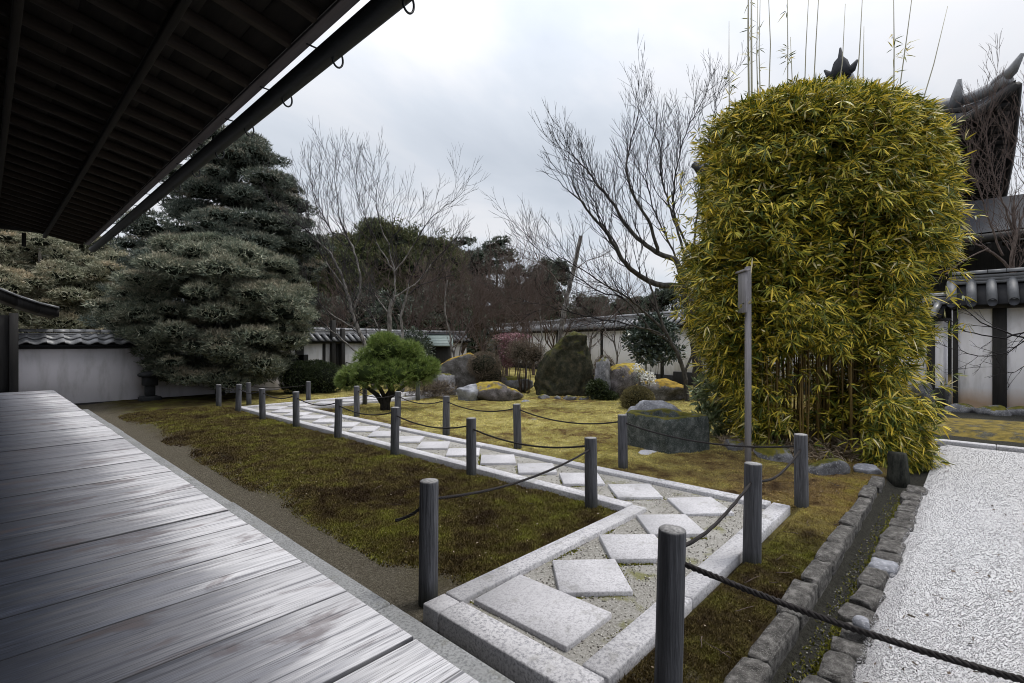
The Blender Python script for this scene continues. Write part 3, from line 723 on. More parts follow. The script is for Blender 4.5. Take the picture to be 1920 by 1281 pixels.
# gate stretch between the conifer and the small pine
gate = wall_run('roofed_gate', (7.25, 18.15), 0.0, 4.1, 'white plastered gate bay with dark timber posts behind the clipped round hedge', PLASTER, 1.62, rise=.26, over=.30, tile='round', pitch=.26, posts=((.22, .16), (.62, .30), (1.55, .10), (2.12, .18)), cat='gate')
box_ob('gate_post', (1.83, -.32, 1.25), (.17, .17, 2.5), DARKW, gate)
box_ob('gate_post', (2.2, -.36, 1.1), (.15, .15, 2.2), DARKW, gate)
box_ob('gate_panel', (.62, -.19, .62), (.62, .04, 1.2), DARKW, gate)
wall_run('boundary_wall', (11.5, 18.3), 0.0, 4.6, 'short stretch of tiled white wall behind the small rounded pine', PLASTER, 1.62, rise=.24, over=.30, tile='round', pitch=.28)
# long back wall behind the rocks
p0 = (28.4, 33.9); p1 = (19.1, 8.86); L1 = math.dist(p0, p1); a1 = math.atan2(p1[1]-p0[1], p1[0]-p0[0])
wall_run('boundary_wall', p0, a1, L1, 'long white wall with tiled roof running behind the rocks and bare trees', PLASTER, 2.20, .34, rise=.36, pitch=.30, posts=[(L1 - .62 - 4.1 * i, .15) for i in range(6)], ridge_h=.26)
p2 = (16.95, .62); L2 = math.dist(p1, p2); a2 = math.atan2(p2[1]-p1[1], p2[0]-p1[0])
wall_run('boundary_wall', p1, a2, L2, 'white wall with dark foot partly hidden by the bamboo clump', PLASTER, 2.22, .50, rise=.36, pitch=.30, posts=((L2 - .25, .16), (L2 - 2.6, .16)), ridge_h=.26)
rw = wall_run('boundary_wall', (16.86, .50), -math.pi/2 + .02, 7.5, 'near white wall with thick dark post and large round tiles beside the gravel court', PLASTERS, 2.50, .06, rise=.55, over=.42, pitch=.36, posts=((.07, .10), (.86, .25)), tm=TILEN, ridge_h=.30, base_m=GRAN)
for q in (.0, .36, .72, 1.08, 1.44):
    th = np.linspace(0, 2*math.pi, 13)[:-1]; V = np.array([(.092*math.cos(a), 0, .092*math.sin(a)) for a in th] + [(.092*math.cos(a), .06, .092*math.sin(a)) for a in th])
    F = [np.array([list(range(12))]), np.array([(i, (i+1) % 12, (i+1) % 12 + 12, i + 12) for i in range(12)])]
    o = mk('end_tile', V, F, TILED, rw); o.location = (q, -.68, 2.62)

# copper-roofed shed left of the long wall
shc = at(825, 641, 20.8); shed = empty('small_shed', (shc.x, shc.y, 0), -.78, label='small dark shed with sloping green copper roof behind the rocks', cat='shed')
box_ob('body', (0, 0, .75), (.92, .7, 1.5), DARKW, shed)
mb = MB(); P = np.array([(-.60, -.62, 1.54), (.60, -.62, 1.54), (.54, .05, 2.0), (-.54, .05, 2.0)]); Vv = np.concatenate([P, P - [0, 0, .04]])
mb.add(Vv, [np.array(outward(Vv, [(0,1,2,3),(4,5,6,7),(0,1,5,4),(1,2,6,5),(2,3,7,6),(3,0,4,7)]))]); mb.build('roof', COPPER, shed)
for i in range(4): box_ob('roof_seam', (0, -.52 + .17*i, 1.612 + .117*i), (1.14 - .03*i, .02, .03), COPPER, shed)
box_ob('ridge_board', (0, .06, 2.02), (1.35, .12, .05), TILED, shed)

# ================================================================== FAR TEMPLE GATE ROOFS
th_ = empty('temple_gate_hall', (31.3, -1.2, 0), label='huge distant temple gate with upswept tiled eave corner above the bamboo', cat='building')
def hip_roof(parent, z_e, W, Ln, ridge_z, x_in, lift=1.6, rows=22, under=True, name='roof'):
    """eave rectangle from (0,0): +x length Ln, +y width W; corners sweep up"""
    mbt = MB(); nu = 26
    def eave(t):   # t 0..1 lift towards both ends
        return lift * (abs(2*t - 1) ** 4)
    # side facing the court: along +y at x=0, and the side along +x at y=0
    def grid(fn, n1=nu, n2=9):
        U, Vv = np.meshgrid(np.linspace(0, 1, n1), np.linspace(0, 1, n2), indexing='ij'); P = np.array([fn(u, v) for u, v in zip(U.ravel(), Vv.ravel())])
        i = np.arange(n1*n2).reshape(n1, n2); return P, np.stack([i[:-1, :-1], i[1:, :-1], i[1:, 1:], i[:-1, 1:]], -1).reshape(-1, 4)
    def prof(v): return v ** 1.35
    def f1(u, v):   # x = 0 side, u along y
        ins = x_in * v; y = ins + (W - 2*ins) * u; return (ins, y, z_e + eave(u) * (1 - v) ** 2 + (ridge_z - z_e) * prof(v) * x_in / (W/2))
    def f2(u, v):
        ins = x_in * v; x = ins + (Ln - 2*ins) * u; return (x, ins, z_e + eave(u) * (1 - v) ** 2 + (ridge_z - z_e) * prof(v) * x_in / (W/2))
    def f3(u, v): p = f2(u, v); return (p[0], W - p[1], p[2])
    mb = MB()
    for f_ in (f1, f2, f3):
        P, F = grid(f_); mb.add(P, F); mb.add(P - [0, 0, .45], F[:, ::-1])
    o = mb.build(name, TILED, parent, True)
    # round tile rolls running up the slopes
    rows_ = MB()
    for f_, ln in ((f1, W), (f2, Ln)):
        n_ = int(ln / .42)
        for i in range(n_ + 1):
            u = i / n_; pts = np.array([f_(u, v) for v in np.linspace(-.02, 1, 7)]) + [0, 0, .05]
            V, F = path_tube(pts, .10, 5); rows_.add(V, F)
    r = rows_.build('tile_rolls', TILEF, parent, True); r['kind'] = 'stuff'
    # eave boards + rafters under the edge
    for f_, ln in ((f1, W), (f2, Ln)):
        pts = np.array([f_(u, 0.0) for u in np.linspace(0, 1, 40)]); V, F = path_tube(pts - [0, 0, .25], .2, 6); mk('eave_board', V, F, DARKW, parent)
    V, F = cbox(4.2, .16, .2, .01); me = mesh_of('rafter', V, F, DARKW)
    k_ = 0
    for f_, ln, rz in ((f1, W, 0), (f2, Ln, math.pi/2)):
        n_ = int(ln / .55)
        for i in range(1, n_):
            u = i / n_; p = np.array(f_(u, 0.0)); o = ob('rafter', me, parent)
            if rz == 0: o.location = (p[0] + 2.25, p[1], p[2] - .62 + .35); o.rotation_euler = (0, -.16, 0)
            else: o.location = (p[0], p[1] + 2.25, p[2] - .62 + .35); o.rotation_euler = (0, -.16, math.pi/2)
    return f1, f2
f1, f2 = hip_roof(th_, 11.7, 14.6, 26.0, 17.3, 4.6)
box_ob('upper_storey', (13.0, 7.3, 10.2), (18.0, 8.0, 5.6), DARKW, th_, b=.05)
# gable with main ridge along x
mb = MB(); P = np.array([(4.6, 4.0, 14.1), (4.6, 10.6, 14.1), (4.6, 7.3, 18.0), (21.5, 4.0, 14.1), (21.5, 10.6, 14.1), (21.5, 7.3, 18.0)])
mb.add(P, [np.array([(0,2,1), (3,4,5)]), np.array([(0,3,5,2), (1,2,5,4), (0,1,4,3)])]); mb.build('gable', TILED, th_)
box_ob('ridge', (13, 7.3, 18.2), (17.6, .7, .9), TILE, th_, b=.08)
for (x_, y_, zz, sc) in ((4.3, 7.3, 17.7, 1.0),):
    pts = [(x_, y_, zz), (x_ - .05, y_, zz + .5), (x_ - .1, y_, zz + .9), (x_ - .05, y_, zz + 1.2), (x_ - .12, y_, zz + 1.75)]
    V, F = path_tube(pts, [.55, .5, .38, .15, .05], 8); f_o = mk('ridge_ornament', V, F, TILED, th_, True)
    for s in (-1, 1):
        V, F = path_tube([(x_, y_ + s*.2, zz + .2), (x_, y_ + s*.6, zz + .35), (x_, y_ + s*.85, zz + .75)], [.3, .22, .06], 6); mk('ornament_scroll', V, F, TILED, f_o, True)
# hip ridges with upturned finials
for i, yy_ in enumerate((0.0,)):
    pts = np.array([f1(0, v) for v in np.linspace(.05, 1, 9)]) + [0, 0, .3]; V, F = path_tube(pts, .28, 6); mk('hip_ridge', V, F, TILE, th_, True)
    p = f1(0, 0); V, F = path_tube([(p[0]+.6, p[1]+.6, p[2]+.2), (p[0]+.1, p[1]+.1, p[2]+.5), (p[0]-.2, p[1]-.2, p[2]+1.0)], [.3, .22, .08], 6); mk('hip_finial', V, F, TILE, th_, True)
    p = f1(.05, .3); V, F = path_tube([(p[0]+.5, p[1]+.1, p[2]+.3), (p[0], p[1], p[2]+.8), (p[0]-.3, p[1]-.1, p[2]+1.5)], [.3, .25, .08], 6); mk('hip_finial', V, F, TILE, th_, True)
# lower storey roof
lw = empty('temple_gate_lower_roof', (29.6, -6.5, 0), label='lower tiled roof of the temple gate showing between bare twigs at the right edge', cat='roof')
f1, f2 = hip_roof(lw, 6.4, 18.5, 28.0, 12.0, 3.6, 1.0)
box_ob('lower_storey', (14.5, 9.2, 3.0), (20.0, 12, 7.6), DARKW, lw, b=.05)

# ================================================================== POSTS AND ROPES
def make_post(seed, r=.062, h=.76):
    n = 44; zs = np.array([-.15, 0, .07, .14, .21, .28, .35, .42, .49, .56, .62, .68, h - .03, h - .008, h]); V = []
    for z in zs:
        th = np.arange(n) * 2 * math.pi / n; P = np.stack([np.cos(th) * 3.2, np.sin(th) * 3.2, np.full(n, z * 1.2 + seed * 9.1)], 1)
        q_ = fbm(P * np.array([3.2, 3.2, .45]), seed + 4, 3); d = 1 + .05 * fbm(P, seed, 3) - .16 * np.clip(q_ - .12, 0, 1) + .03 * q_
        rr = r * d * (1.03 - .06 * z) * (.965 if z == h else 1)
        V.append(np.stack([np.cos(th) * rr, np.sin(th) * rr, np.full(n, z)], 1))
    V = np.concatenate(V + [np.array([[0, 0, h + .004]])]); k = np.arange(n); m_ = len(zs)
    Q = np.concatenate([np.stack([i*n+k, i*n+(k+1) % n, (i+1)*n+(k+1) % n, (i+1)*n+k], 1) for i in range(m_-1)])
    T3 = np.stack([(m_-1)*n+k, (m_-1)*n+(k+1) % n, np.full(n, m_*n)], 1)
    return V, [Q, T3]
PMESH = []
for s in range(5):
    V, F = make_post(s + 1); PMESH.append(mesh_of('rope_post', V, F, POSTM))
_po = {}
LEFTP = [(2.02, 2.66), (4.19, 2.84), (4.17, 4.61), (4.20, 6.34), (4.19, 8.05), (4.22, 9.78), (4.15, 11.3), (4.16, 12.84), (4.15, 14.24)]
RIGHTP = [(2.17, 1.05), (3.96, 1.245), (5.60, 1.29), (5.75, 3.40), (5.78, 5.30), (5.68, 6.95), (5.64, 8.42), (5.67, 10.04), (6.9, 11.80), (8.6, 11.80)]
FARP = [(6.18, 13.55), (4.9, 14.3), (9.3, 13.6)]
ORD = ['first', 'second', 'third', 'fourth', 'fifth', 'sixth', 'seventh', 'eighth', 'ninth', 'tenth']
LBL = ['wooden rope post at the path corner beside the veranda kerb', 'wooden rope post at the inner elbow of the stone path']
LBL += ['rope post on the dark moss bed, %s beyond the inner elbow of the path' % ORD[i] for i in range(7)]
LBR = ['nearest and thickest looking rope post, standing by the path kerb in front', 'rope post outside the path kerb, in front of the tall wooden sign pole', 'rope post on the moss near the drain, in front of the bamboo']
LBR += ['rope post on the golden moss, just left of the stone basin', 'rope post on the golden moss, second left of the stone basin', 'rope post on the golden moss, third left of the stone basin', 'rope post right beside the small pine trunk', 'rope post in front of the small pine, left of its trunk', 'far rope post behind the small pine trunk', 'far rope post right of the small pine by the rocks']
LBF = ['far rope post in front of the clipped round hedge, right one', 'far rope post in front of the clipped round hedge, left one', 'far rope post almost hidden beneath the small pine']
tops = {}
def put_post(x, y, i, label, h=1.0):
    o = ob('rope_post', PMESH[i % 5]); o.location = (x, y, 0); o.rotation_euler = (RNG.uniform(-.025, .025), RNG.uniform(-.025, .025), RNG.uniform(0, 6.28)); o.scale = (1, 1, h)
    tag(o, label, 'post', 'weathered wooden rope posts lining the path')
for i, (x, y) in enumerate(LEFTP): put_post(x, y, i, LBL[i], [1.03, .96, .98, .95, .94, .94, .9, .9, .78][i])
for i, (x, y) in enumerate(RIGHTP): put_post(x, y, i + 2, LBR[i], [1.1, 1.03, 1.02, .97, .94, .95, .93, .94, .8, .8][i])
for i, (x, y) in enumerate(FARP): put_post(x, y, i + 1, LBF[i], .78)
put_post(3.1, -1.6, 3, 'rope post beyond the right edge at the gravel court', 1.0)
def rope(a, b, sag, label, r=.0105):
    a = np.array(a, float); b = np.array(b, float); L = np.linalg.norm(b - a); m_ = max(16, int(L / .022)); t = np.linspace(0, 1, m_)
    c = a[None] + (b - a)[None] * t[:, None]; c[:, 2] -= sag * 4 * t * (1 - t)
    c[:, :2] += .004 * np.sin(t * 9 + L)[:, None]
    T = np.gradient(c, axis=0); T = unit(T); U = unit(np.cross(T, [0, 0, 1.])); W = np.cross(T, U); mb = MB()
    for s in range(3):
        ph = t * L / .075 * 2 * math.pi + s * 2 * math.pi / 3
        V, F = path_tube(c + r * .55 * (np.cos(ph)[:, None] * U + np.sin(ph)[:, None] * W), r * .62, 5); mb.add(V, F)
    o = mb.build('rope', ROPE, None, True); tag(o, label, 'rope', 'ropes slung between the posts')
hr = .655
def rp(p, h=hr): return (p[0], p[1], h)
LR = [(rp(LEFTP[i]), rp(LEFTP[i+1], hr - .03 - .005*i), .10) for i in range(8)]
for i, (a, b, s) in enumerate(LR):
    rope(a, b, s if i else .09, ['rope slung low over the dark moss from the veranda corner post to the elbow post'][0] if i == 0 else 'rope span on the veranda side of the path, %s from the elbow' % ORD[i-1])
RR = [(rp(RIGHTP[i], hr + (.06 if i == 0 else 0)), rp(RIGHTP[i+1], hr - .006*i), .11 if i else .07) for i in range(9)]
lab = ['rope rising from the nearest post across the path slabs', 'rope between the posts before the sign pole and the bamboo', 'long rope crossing in front of the stone basin and bamboo', 'rope span on the golden moss left of the basin', 'second rope span on the golden moss left of the basin', 'third rope span left of the basin towards the small pine', 'rope span crossing before the small pine trunk', 'rope span behind the small pine trunk', 'far rope span beyond the small pine near the rocks']
for (a, b, s), l_ in zip(RR, lab): rope(a, b, s, l_)
rope((2.17, 1.02, .70), (3.1, -1.6, .50), .14, 'thick twisted rope sagging from the nearest post across the drain to the gravel', .0135)
rope((2.02, 2.66, .64), (1.86, 2.80, .52), .02, 'short rope end knotted behind the veranda corner post')
rope((4.9, 14.3, .5), (6.18, 13.55, .5), .06, 'far rope span in front of the clipped round hedge')

# ================================================================== MOSS (tufts over the ground)
def tufts(x, y, h, wd, rs):
    n = len(x); z = gz(x, y) - .004; a = rs.rand(n) * math.pi; V = []
    up = np.stack([rs.normal(0, .75, n), rs.normal(0, .75, n), np.ones(n)], 1); up = unit(up) * h[:, None]
    base = np.stack([x, y, z], 1); d = np.stack([np.cos(a), np.sin(a), a * 0], 1) * wd[:, None]; d2 = np.stack([-np.sin(a), np.cos(a), a * 0], 1) * wd[:, None]
    V = np.stack([base - d, base + d, base + up, base - d2, base + d2, base + up * .9 + d * .3], 1).reshape(-1, 3)
    F = (np.arange(n) * 6)[:, None, None] + np.array([(0, 1, 2), (3, 4, 5)])[None]
    return V, F.reshape(-1, 3)
rs = np.random.RandomState(3)
def moss_pts(n, x0, x1, y0, y1, keep):
    d0, d1 = 2.4, 16.0
    x = rs.uniform(x0, x1, n * 4); y = rs.uniform(y0, y1, n * 4); d = x * FW[0] + y * FW[1]
    p = rs.rand(n * 4) < np.clip((3.2 / np.maximum(d, 2.0)) ** 1.5, 0, 1); m_ = p & keep(x, y); x, y = x[m_], y[m_]
    return x[:n], y[:n]
nzf = lambda x, y: fbm(np.stack([x * 1.4, y * 1.4, x * 0], 1), 77, 4)
x, y = moss_pts(150000, 2.1, 4.28, 2.5, 14.5, lambda x, y: (x > 2.12 + .34 * nzf(x, y) + .2 * rs.rand(len(x)) ) & ~in_path(x, y, .0) & (nzf(x * 1.3, y * 1.3) > -.9))
d = x * FW[0] + y * FW[1]
V, F = tufts(x, y, rs.uniform(.010, .030, len(x)) * (1 + d * .03), rs.uniform(.003, .007, len(x)) * (1 + d * .12), rs)
x, y = moss_pts(150000, 2.1, 15.5, .93, 14.5, lambda x, y: (y > .95) & ~in_path(x, y, .0) & ((x > 5.5) | (y < 1.25)) & (nzf(x * 1.3 + 9, y * 1.3) > -.9))
d = x * FW[0] + y * FW[1]
V2, F2 = tufts(x, y, rs.uniform(.008, .024, len(x)) * (1 + d * .03), rs.uniform(.003, .007, len(x)) * (1 + d * .12), rs)
def near_fill(n, x0, x1, y0, y1, keep, hh, ww):
    u = rs.rand(n); x = x0 * (x1 / x0) ** u; y = rs.uniform(y0, y1, n); k = keep(x, y) & ~in_path(x, y, -.01); x, y = x[k], y[k]
    return tufts(x, y, rs.uniform(*hh, len(x)), rs.uniform(*ww, len(x)), rs)
for args in ((70000, 2.05, 7.4, .90, 1.40, lambda x, y: y > .90 + .03 * nzf(x * 4, y), (.006, .024), (.003, .006)),
             (90000, 2.15, 4.35, 2.48, 5.2, lambda x, y: x > 2.12 + .34 * nzf(x, y) + .2 * rs.rand(len(x)), (.008, .028), (.003, .006)),
             (50000, 5.45, 7.4, 1.0, 4.5, lambda x, y: y > 0, (.006, .022), (.003, .007))):
    Va, Fa = near_fill(*args); F2 = np.concatenate([F2, Fa + len(V2)]); V2 = np.concatenate([V2, Va])
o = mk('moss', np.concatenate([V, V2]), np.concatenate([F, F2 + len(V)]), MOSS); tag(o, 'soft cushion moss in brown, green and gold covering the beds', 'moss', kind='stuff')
# moss creeping along slabs and kerbs in the path
mx_, my_ = [], []
for q in range(9000):
    k = RNG.random()
    if k < .45:
        yb = RNG.choice(slabs_y[:9]); s = RNG.choice([-1, 1]); u = RNG.uniform(-.34, .34); mx_.append(4.86 + u * .98); my_.append(yb + s * (.352 - abs(u)) + RNG.gauss(0, .012))
    elif k < .75:
        xb = RNG.choice([2.88, 3.53, 4.18, 4.86]); s = RNG.choice([-1, 1]); u = RNG.uniform(-.34, .34); mx_.append(xb + u); my_.append(1.98 + s * (.352 - abs(u)) + RNG.gauss(0, .014))
    else:
        mx_.append(RNG.uniform(2.06, 4.6)); my_.append(RNG.choice([2.335, 1.47]) + abs(RNG.gauss(0, .02)) * (1 if RNG.random() < .3 else -1))
x = np.array(mx_); y = np.array(my_); kk = (nzf(x * 2.1, y * 2.1) > .02); x, y = x[kk], y[kk]
V, F = tufts(x, y, np.full(len(x), .014), np.full(len(x), .010), rs); V[:, 2] += .053
MOSSG = m_leaf('green_path_moss', [(0, (.06, .07, .012)), (.6, (.17, .17, .02)), (1, (.33, .31, .04))], 0, .9)
o = mk('path_moss', V, F, MOSSG, path); o['kind'] = 'stuff'
# litter lying in the drain
n = 1600; x = 2.0 * 3.6 ** rs.rand(n); y = rs.uniform(.60, .74, n)
V, F = scatter(bV, bF8, rmats(n, rs), np.stack([x, y, gz(x, y) + .004], 1), rs.uniform(.003, .008, n))
o = mk('drain_grit', V, F, m_leaf('drain_stones', [(0, (.03, .03, .028)), (.7, (.11, .105, .095)), (1, (.34, .33, .31))], 0, .9), drain); o['kind'] = 'stuff'
x = np.concatenate([x[:1200], 2.0 * 3.6 ** rs.rand(2600)]); y = np.concatenate([y[:1200], .62 + rs.rand(2600) ** 2 * .04]); V, F = tufts(x, y, rs.uniform(.01, .03, len(x)), np.full(len(x), .009), rs)
o = mk('drain_moss', V, F, MOSSG, drain); o['kind'] = 'stuff'
# fallen twigs
mb = MB()
for q in range(130):
    x0 = RNG.uniform(2.3, 10.5); y0 = RNG.choice([RNG.uniform(.95, 1.25), RNG.uniform(2.6, 9), RNG.uniform(2.6, 9), -RNG.uniform(-.4, 2.2)])
    if bool(in_path(np.array([x0]), np.array([y0]), .05)[0]): continue
    z0 = float(gz(np.array([x0]), np.array([y0]))[0]) + .02 if y0 > .6 else .022
    a_ = RNG.uniform(0, 6.28); L_q = RNG.uniform(.05, .2); p_ = [(x0 + L_q * t * math.cos(a_) + RNG.gauss(0, .008), y0 + L_q * t * math.sin(a_) + RNG.gauss(0, .008), z0 + RNG.uniform(0, .012)) for t in (0, .35, .7, 1)]
    V, F = path_tube(p_, [.003, .0028, .0022, .0015], 4); mb.add(V, F)
o = mb.build('fallen_twigs', TWIGB); tag(o, 'thin fallen twigs lying on moss and gravel', 'twigs', kind='stuff')
# leaf litter
def flakes(x, y, z, s, rs):
    n = len(x); V, F = scatter(np.array([(-1, -.5, 0), (1, -.5, .1), (1.1, .5, 0), (-.9, .6, .15)]), np.array([(0, 1, 2, 3)]), np.einsum('nij,njk->nik', rmats(n, rs) * .35 + np.eye(3)[None] * .65, np.stack([np.stack([np.cos(a_ := rs.rand(n) * 6.28), -np.sin(a_), a_ * 0], 1), np.stack([np.sin(a_), np.cos(a_), a_ * 0], 1), np.stack([a_ * 0, a_ * 0, a_ * 0 + 1], 1)], 1)), np.stack([x, y, z], 1), s); return V, F
n = 4200; x = rs.uniform(2.1, 13, n); y = rs.uniform(.95, 13, n); kk = ~in_path(x, y); x, y = x[kk], y[kk]
V, F = flakes(x, y, gz(x, y) + .022, rs.uniform(.004, .012, len(x)), rs); o = mk('fallen_leaves', V, F, DRYLEAF); tag(o, 'pale dry leaf scraps scattered over the moss', 'leaf litter', kind='stuff')
n = 260; x = 2.4 * (4.4) ** rs.rand(n); y = .42 - rs.rand(n) * x * .3; V, F = flakes(x, y, gravz(x, y) + .012, rs.uniform(.008, .02, n), rs)
LITD = m_leaf('dark_litter', [(0, (.03, .025, .02)), (1, (.16, .12, .09))], 0, .9); o = mk('dark_leaf_litter', V, F, LITD); tag(o, 'dark twig and leaf scraps lying on the white gravel', 'leaf litter', kind='stuff')

# ================================================================== STONES, BASIN, SIGN POLE
def thing_rock(name, c, size, seed, m, label, cat='rock', rz=0.0, sub=4, facets=9, rough=.12, box=.5, group=None):
    o = stone(name, c, size, seed, m, None, rz, sub, facets, rough, box); return tag(o, label, cat, group)
# water basin: squarish stone block, hollowed
bx_, by_ = 7.42, 3.62
bas = empty('stone_basin', (bx_, by_, 0), math.radians(-20), label='mossy square stone water basin standing in the moss before the bamboo', cat='basin')
def basin_mesh():
    n = 72; rings = []
    def ring(hx, hy, z, e=.30, k=0):
        th = np.arange(n) * 2 * math.pi / n; c, s_ = np.cos(th), np.sin(th)
        P = np.stack([hx * np.sign(c) * np.abs(c) ** e, hy * np.sign(s_) * np.abs(s_) ** e, np.full(n, z)], 1); return P
    for hx, hy, z, e in ((.45, .49, -.1, .16), (.46, .50, .02, .15), (.458, .495, .15, .14), (.455, .49, .28, .14), (.45, .487, .40, .14), (.447, .484, .49, .15), (.44, .475, .545, .16), (.425, .46, .562, .17), (.37, .40, .562, .26), (.335, .365, .55, .34), (.32, .35, .48, .38), (.30, .33, .36, .5)):
        rings.append(ring(hx, hy, z, e))
    V = np.concatenate(rings); nn = V / np.maximum(np.linalg.norm(V, axis=1, keepdims=True), .1)
    V = V + nn * (fbm(V * 4, 3, 5) * .035 + fbm(V * 14, 8, 3) * .014)[:, None]; k = np.arange(n); m_ = len(rings)
    Q = np.concatenate([np.stack([i*n+k, i*n+(k+1) % n, (i+1)*n+(k+1) % n, (i+1)*n+k], 1) for i in range(m_-1)])
    V = np.concatenate([V, [[0, 0, .36]]]); T3 = np.stack([(m_-1)*n+k, (m_-1)*n+(k+1) % n, np.full(n, m_*n)], 1); return V, [Q, T3]
V, F = basin_mesh(); mk('body', V, F, BASIN, bas, True)
thing_rock('rock', (8.15, 4.15, .18), (1.35, .8, .95), 31, ROCKW, 'rough pale blue grey rock lying right behind the stone basin', rz=-.8)
thing_rock('stepping_stone', (6.80, 3.58, .01), (.40, .34, .10), 33, SLAB, 'small flat pale stone set in the moss at the basin foot', 'stone', .3, 3, 3, .04, .25)
STX = [((8.05, 2.75), .45, 'dark low rock under the bamboo leaves beside the basin'), ((7.75, 2.1), .5, 'dark wet rock under the bamboo behind the sign pole'), ((7.45, 1.45), .5, 'rounded grey rock under the bamboo behind the rope post near the drain'), ((7.75, 1.05), .35, 'small pale rock at the bamboo foot where the drain begins')]
for i, ((x, y), s, l_) in enumerate(STX): thing_rock('rock', (x, y, .03), (s * 1.2, s, s * .75), 40 + i, ROCKG if i < 3 else ROCKW, l_, rz=i * 1.1, sub=3)
V, F = path_tube([(0, 0, -.15), (0, 0, .05), (.01, 0, .18), (.03, .01, .30), (.035, .01, .335)], [.125, .115, .10, .098, .085], 18); V = V + unit(V * [1, 1, 0] + 1e-6) * (fbm(V * [14, 14, 4], 5, 3) * .02)[:, None]
o = mk('tree_stump', V, F, m_bark('stump_bark', (.008, .009, .008), (.045, .046, .038)), None, True); o.location = (7.7, .72, 0); tag(o, 'dark mossy stump at the head of the drain under bamboo leaves', 'stump')

# sign on a tall pole, seen from behind
pole = empty('sign_pole', (7.35, 2.36, 0), math.radians(-50), label='tall square wooden pole with a narrow sign board in front of the bamboo', cat='sign')
box_ob('pole', (0, 0, 1.30), (.070, .070, 2.9), POLEM, pole, b=.006)
bd = box_ob('sign_board', (-.085, -.03, 2.38), (.03, .26, .56), POLEM, pole, b=.004)
box_ob('sign_cap', (-.085, -.03, 2.68), (.075, .34, .03), POLEM, pole, b=.004)
box_ob('batten', (-.055, 0, 2.5), (.03, .05, .06), DARKW, pole); box_ob('batten', (-.055, 0, 2.2), (.03, .05, .06), DARKW, pole)

# rocks of the hill garden
def big_stone():
    V, F = ico(5); P = np.sign(V) * np.abs(V) ** .55
    P = P / np.maximum(np.abs(P).max(1, keepdims=True), 1e-6) * .35 + P * .65
    h = np.clip((P[:, 2] + 1) / 2, 0, 1); hs = [0, .36, .68, .88, 1.0]
    l = np.interp(h, hs, [-1.02, -.86, -.50, -.08, .40]); r = np.interp(h, hs, [.92, .93, .84, .78, .74])
    k = np.clip((P[:, 0] + 1) / 2, 0, 1); x = l + (r - l) * k
    Q = np.stack([x, P[:, 1] * (.52 - .26 * h), h * 2.12 - .06], 1); n = unit(V)
    Q = Q + n * (fbm(Q * 1.5, 12, 5) * .17)[:, None] + n * ((np.abs(fbm(Q * 3.1, 15, 4)) - .2) * .22)[:, None] + n * (fbm(Q * 9, 13, 4) * .06)[:, None]
    return Q, F
V, F = big_stone(); o = mk('standing_stone', V, F, ROCKD, None, True); c = at(1058, 745, 15.6); o.location = (c.x, c.y, -.05); o.rotation_euler = (0, 0, -HEAD)
tag(o, 'tall dark mossy standing stone leaning like a slab beside the white wall', 'standing stone')
ROCKO = m_rock('rock_orange_moss', [(.04, .035, .03), (.09, .085, .08), (.19, .18, .18), (.33, .32, .32)], moss=(.33, .22, .035), thr=.55, mossdark=(.14, .095, .02))
def rk(px, py, d, size, seed, m, label, rz=None, box=.45, facets=7, cat='rock', sub=4, zc=None):
    c = at(px, py, d); return thing_rock('rock', (c.x, c.y, size[2] * .28 if zc is None else zc), size, seed, m, label, cat, -HEAD if rz is None else rz, sub, facets, .13, box)
rk(925, 745, 14.4, (2.0, 1.1, .75), 61, ROCKY, 'low long pale rock with a flat top of golden moss', zc=.17)
rk(882, 745, 14.2, (.75, .8, .85), 74, ROCKW, 'angular pale rock at the left end of the moss-topped rock', zc=.16)
rk(1185, 750, 14.9, (2.1, 1.3, 1.35), 62, ROCKY, 'large flat-topped layered rock capped with golden moss right of the standing stone', zc=.36)
rk(1235, 750, 14.3, (1.6, 1.0, .85), 63, ROCKO, 'sloping rock with orange moss ridge in front of the camellia', zc=.22)
rk(1130, 752, 14.6, (.62, .6, 1.5), 64, ROCKG, 'upright grey lichen rock between the standing stone and the layered rock', zc=.42)
rk(860, 745, 16.2, (1.5, .9, 1.75), 65, ROCKO, 'tall dark rock with orange moss cap behind the small pine', zc=.50)
rk(832, 745, 15.6, (.9, .8, 1.1), 66, ROCKG, 'grey broken rock right of the small pine', zc=.25)
rk(955, 745, 16.4, (1.6, .9, .7), 67, ROCKG, 'dark low rock under the azalea stems', zc=.2)
for i, (px, d, s) in enumerate(((1020, 14.6, .3), (1045, 14.5, .25), (1070, 14.4, .32), (1095, 14.3, .26))):
    c = at(px, 745, d); thing_rock('rock', (c.x, c.y, .04), (s * 1.4, s, s * .8), 80 + i, ROCKG, 'small grey stone at the foot of the standing stone, %s from its left' % ORD[i], rz=i, sub=3, group='small stones at the foot of the standing stone')
for i, (px, py, s) in enumerate(((985, 755, .22), (1190, 786, .16), (1000, 790, .14))):
    c = gr(px, py); thing_rock('rock', (c.x, c.y, .02), (s * 1.6, s, s * .5), 90 + i, ROCKW, ['small pale stone in the moss below the azalea', 'tiny flat stone in the golden moss left of the basin', 'tiny pale stone in the middle of the golden moss'][i], rz=i, sub=3)
# stones at the foot of the near right wall
for i in range(7):
    y = .3 - i * .55; thing_rock('rock', (16.1 + RNG.uniform(-.25, .1), y, .06), (.75, .62, .42), 120 + i, ROCKG, 'grey footing stone below the near white wall, %s from the bamboo side' % ORD[i], rz=RNG.uniform(0, 3), sub=3, group='footing stones below the near white wall')
rk(1735, 765, 13.2, (1.1, .8, .9), 131, ROCKG, 'dark boulder by the wall corner right of the bamboo', zc=.25)
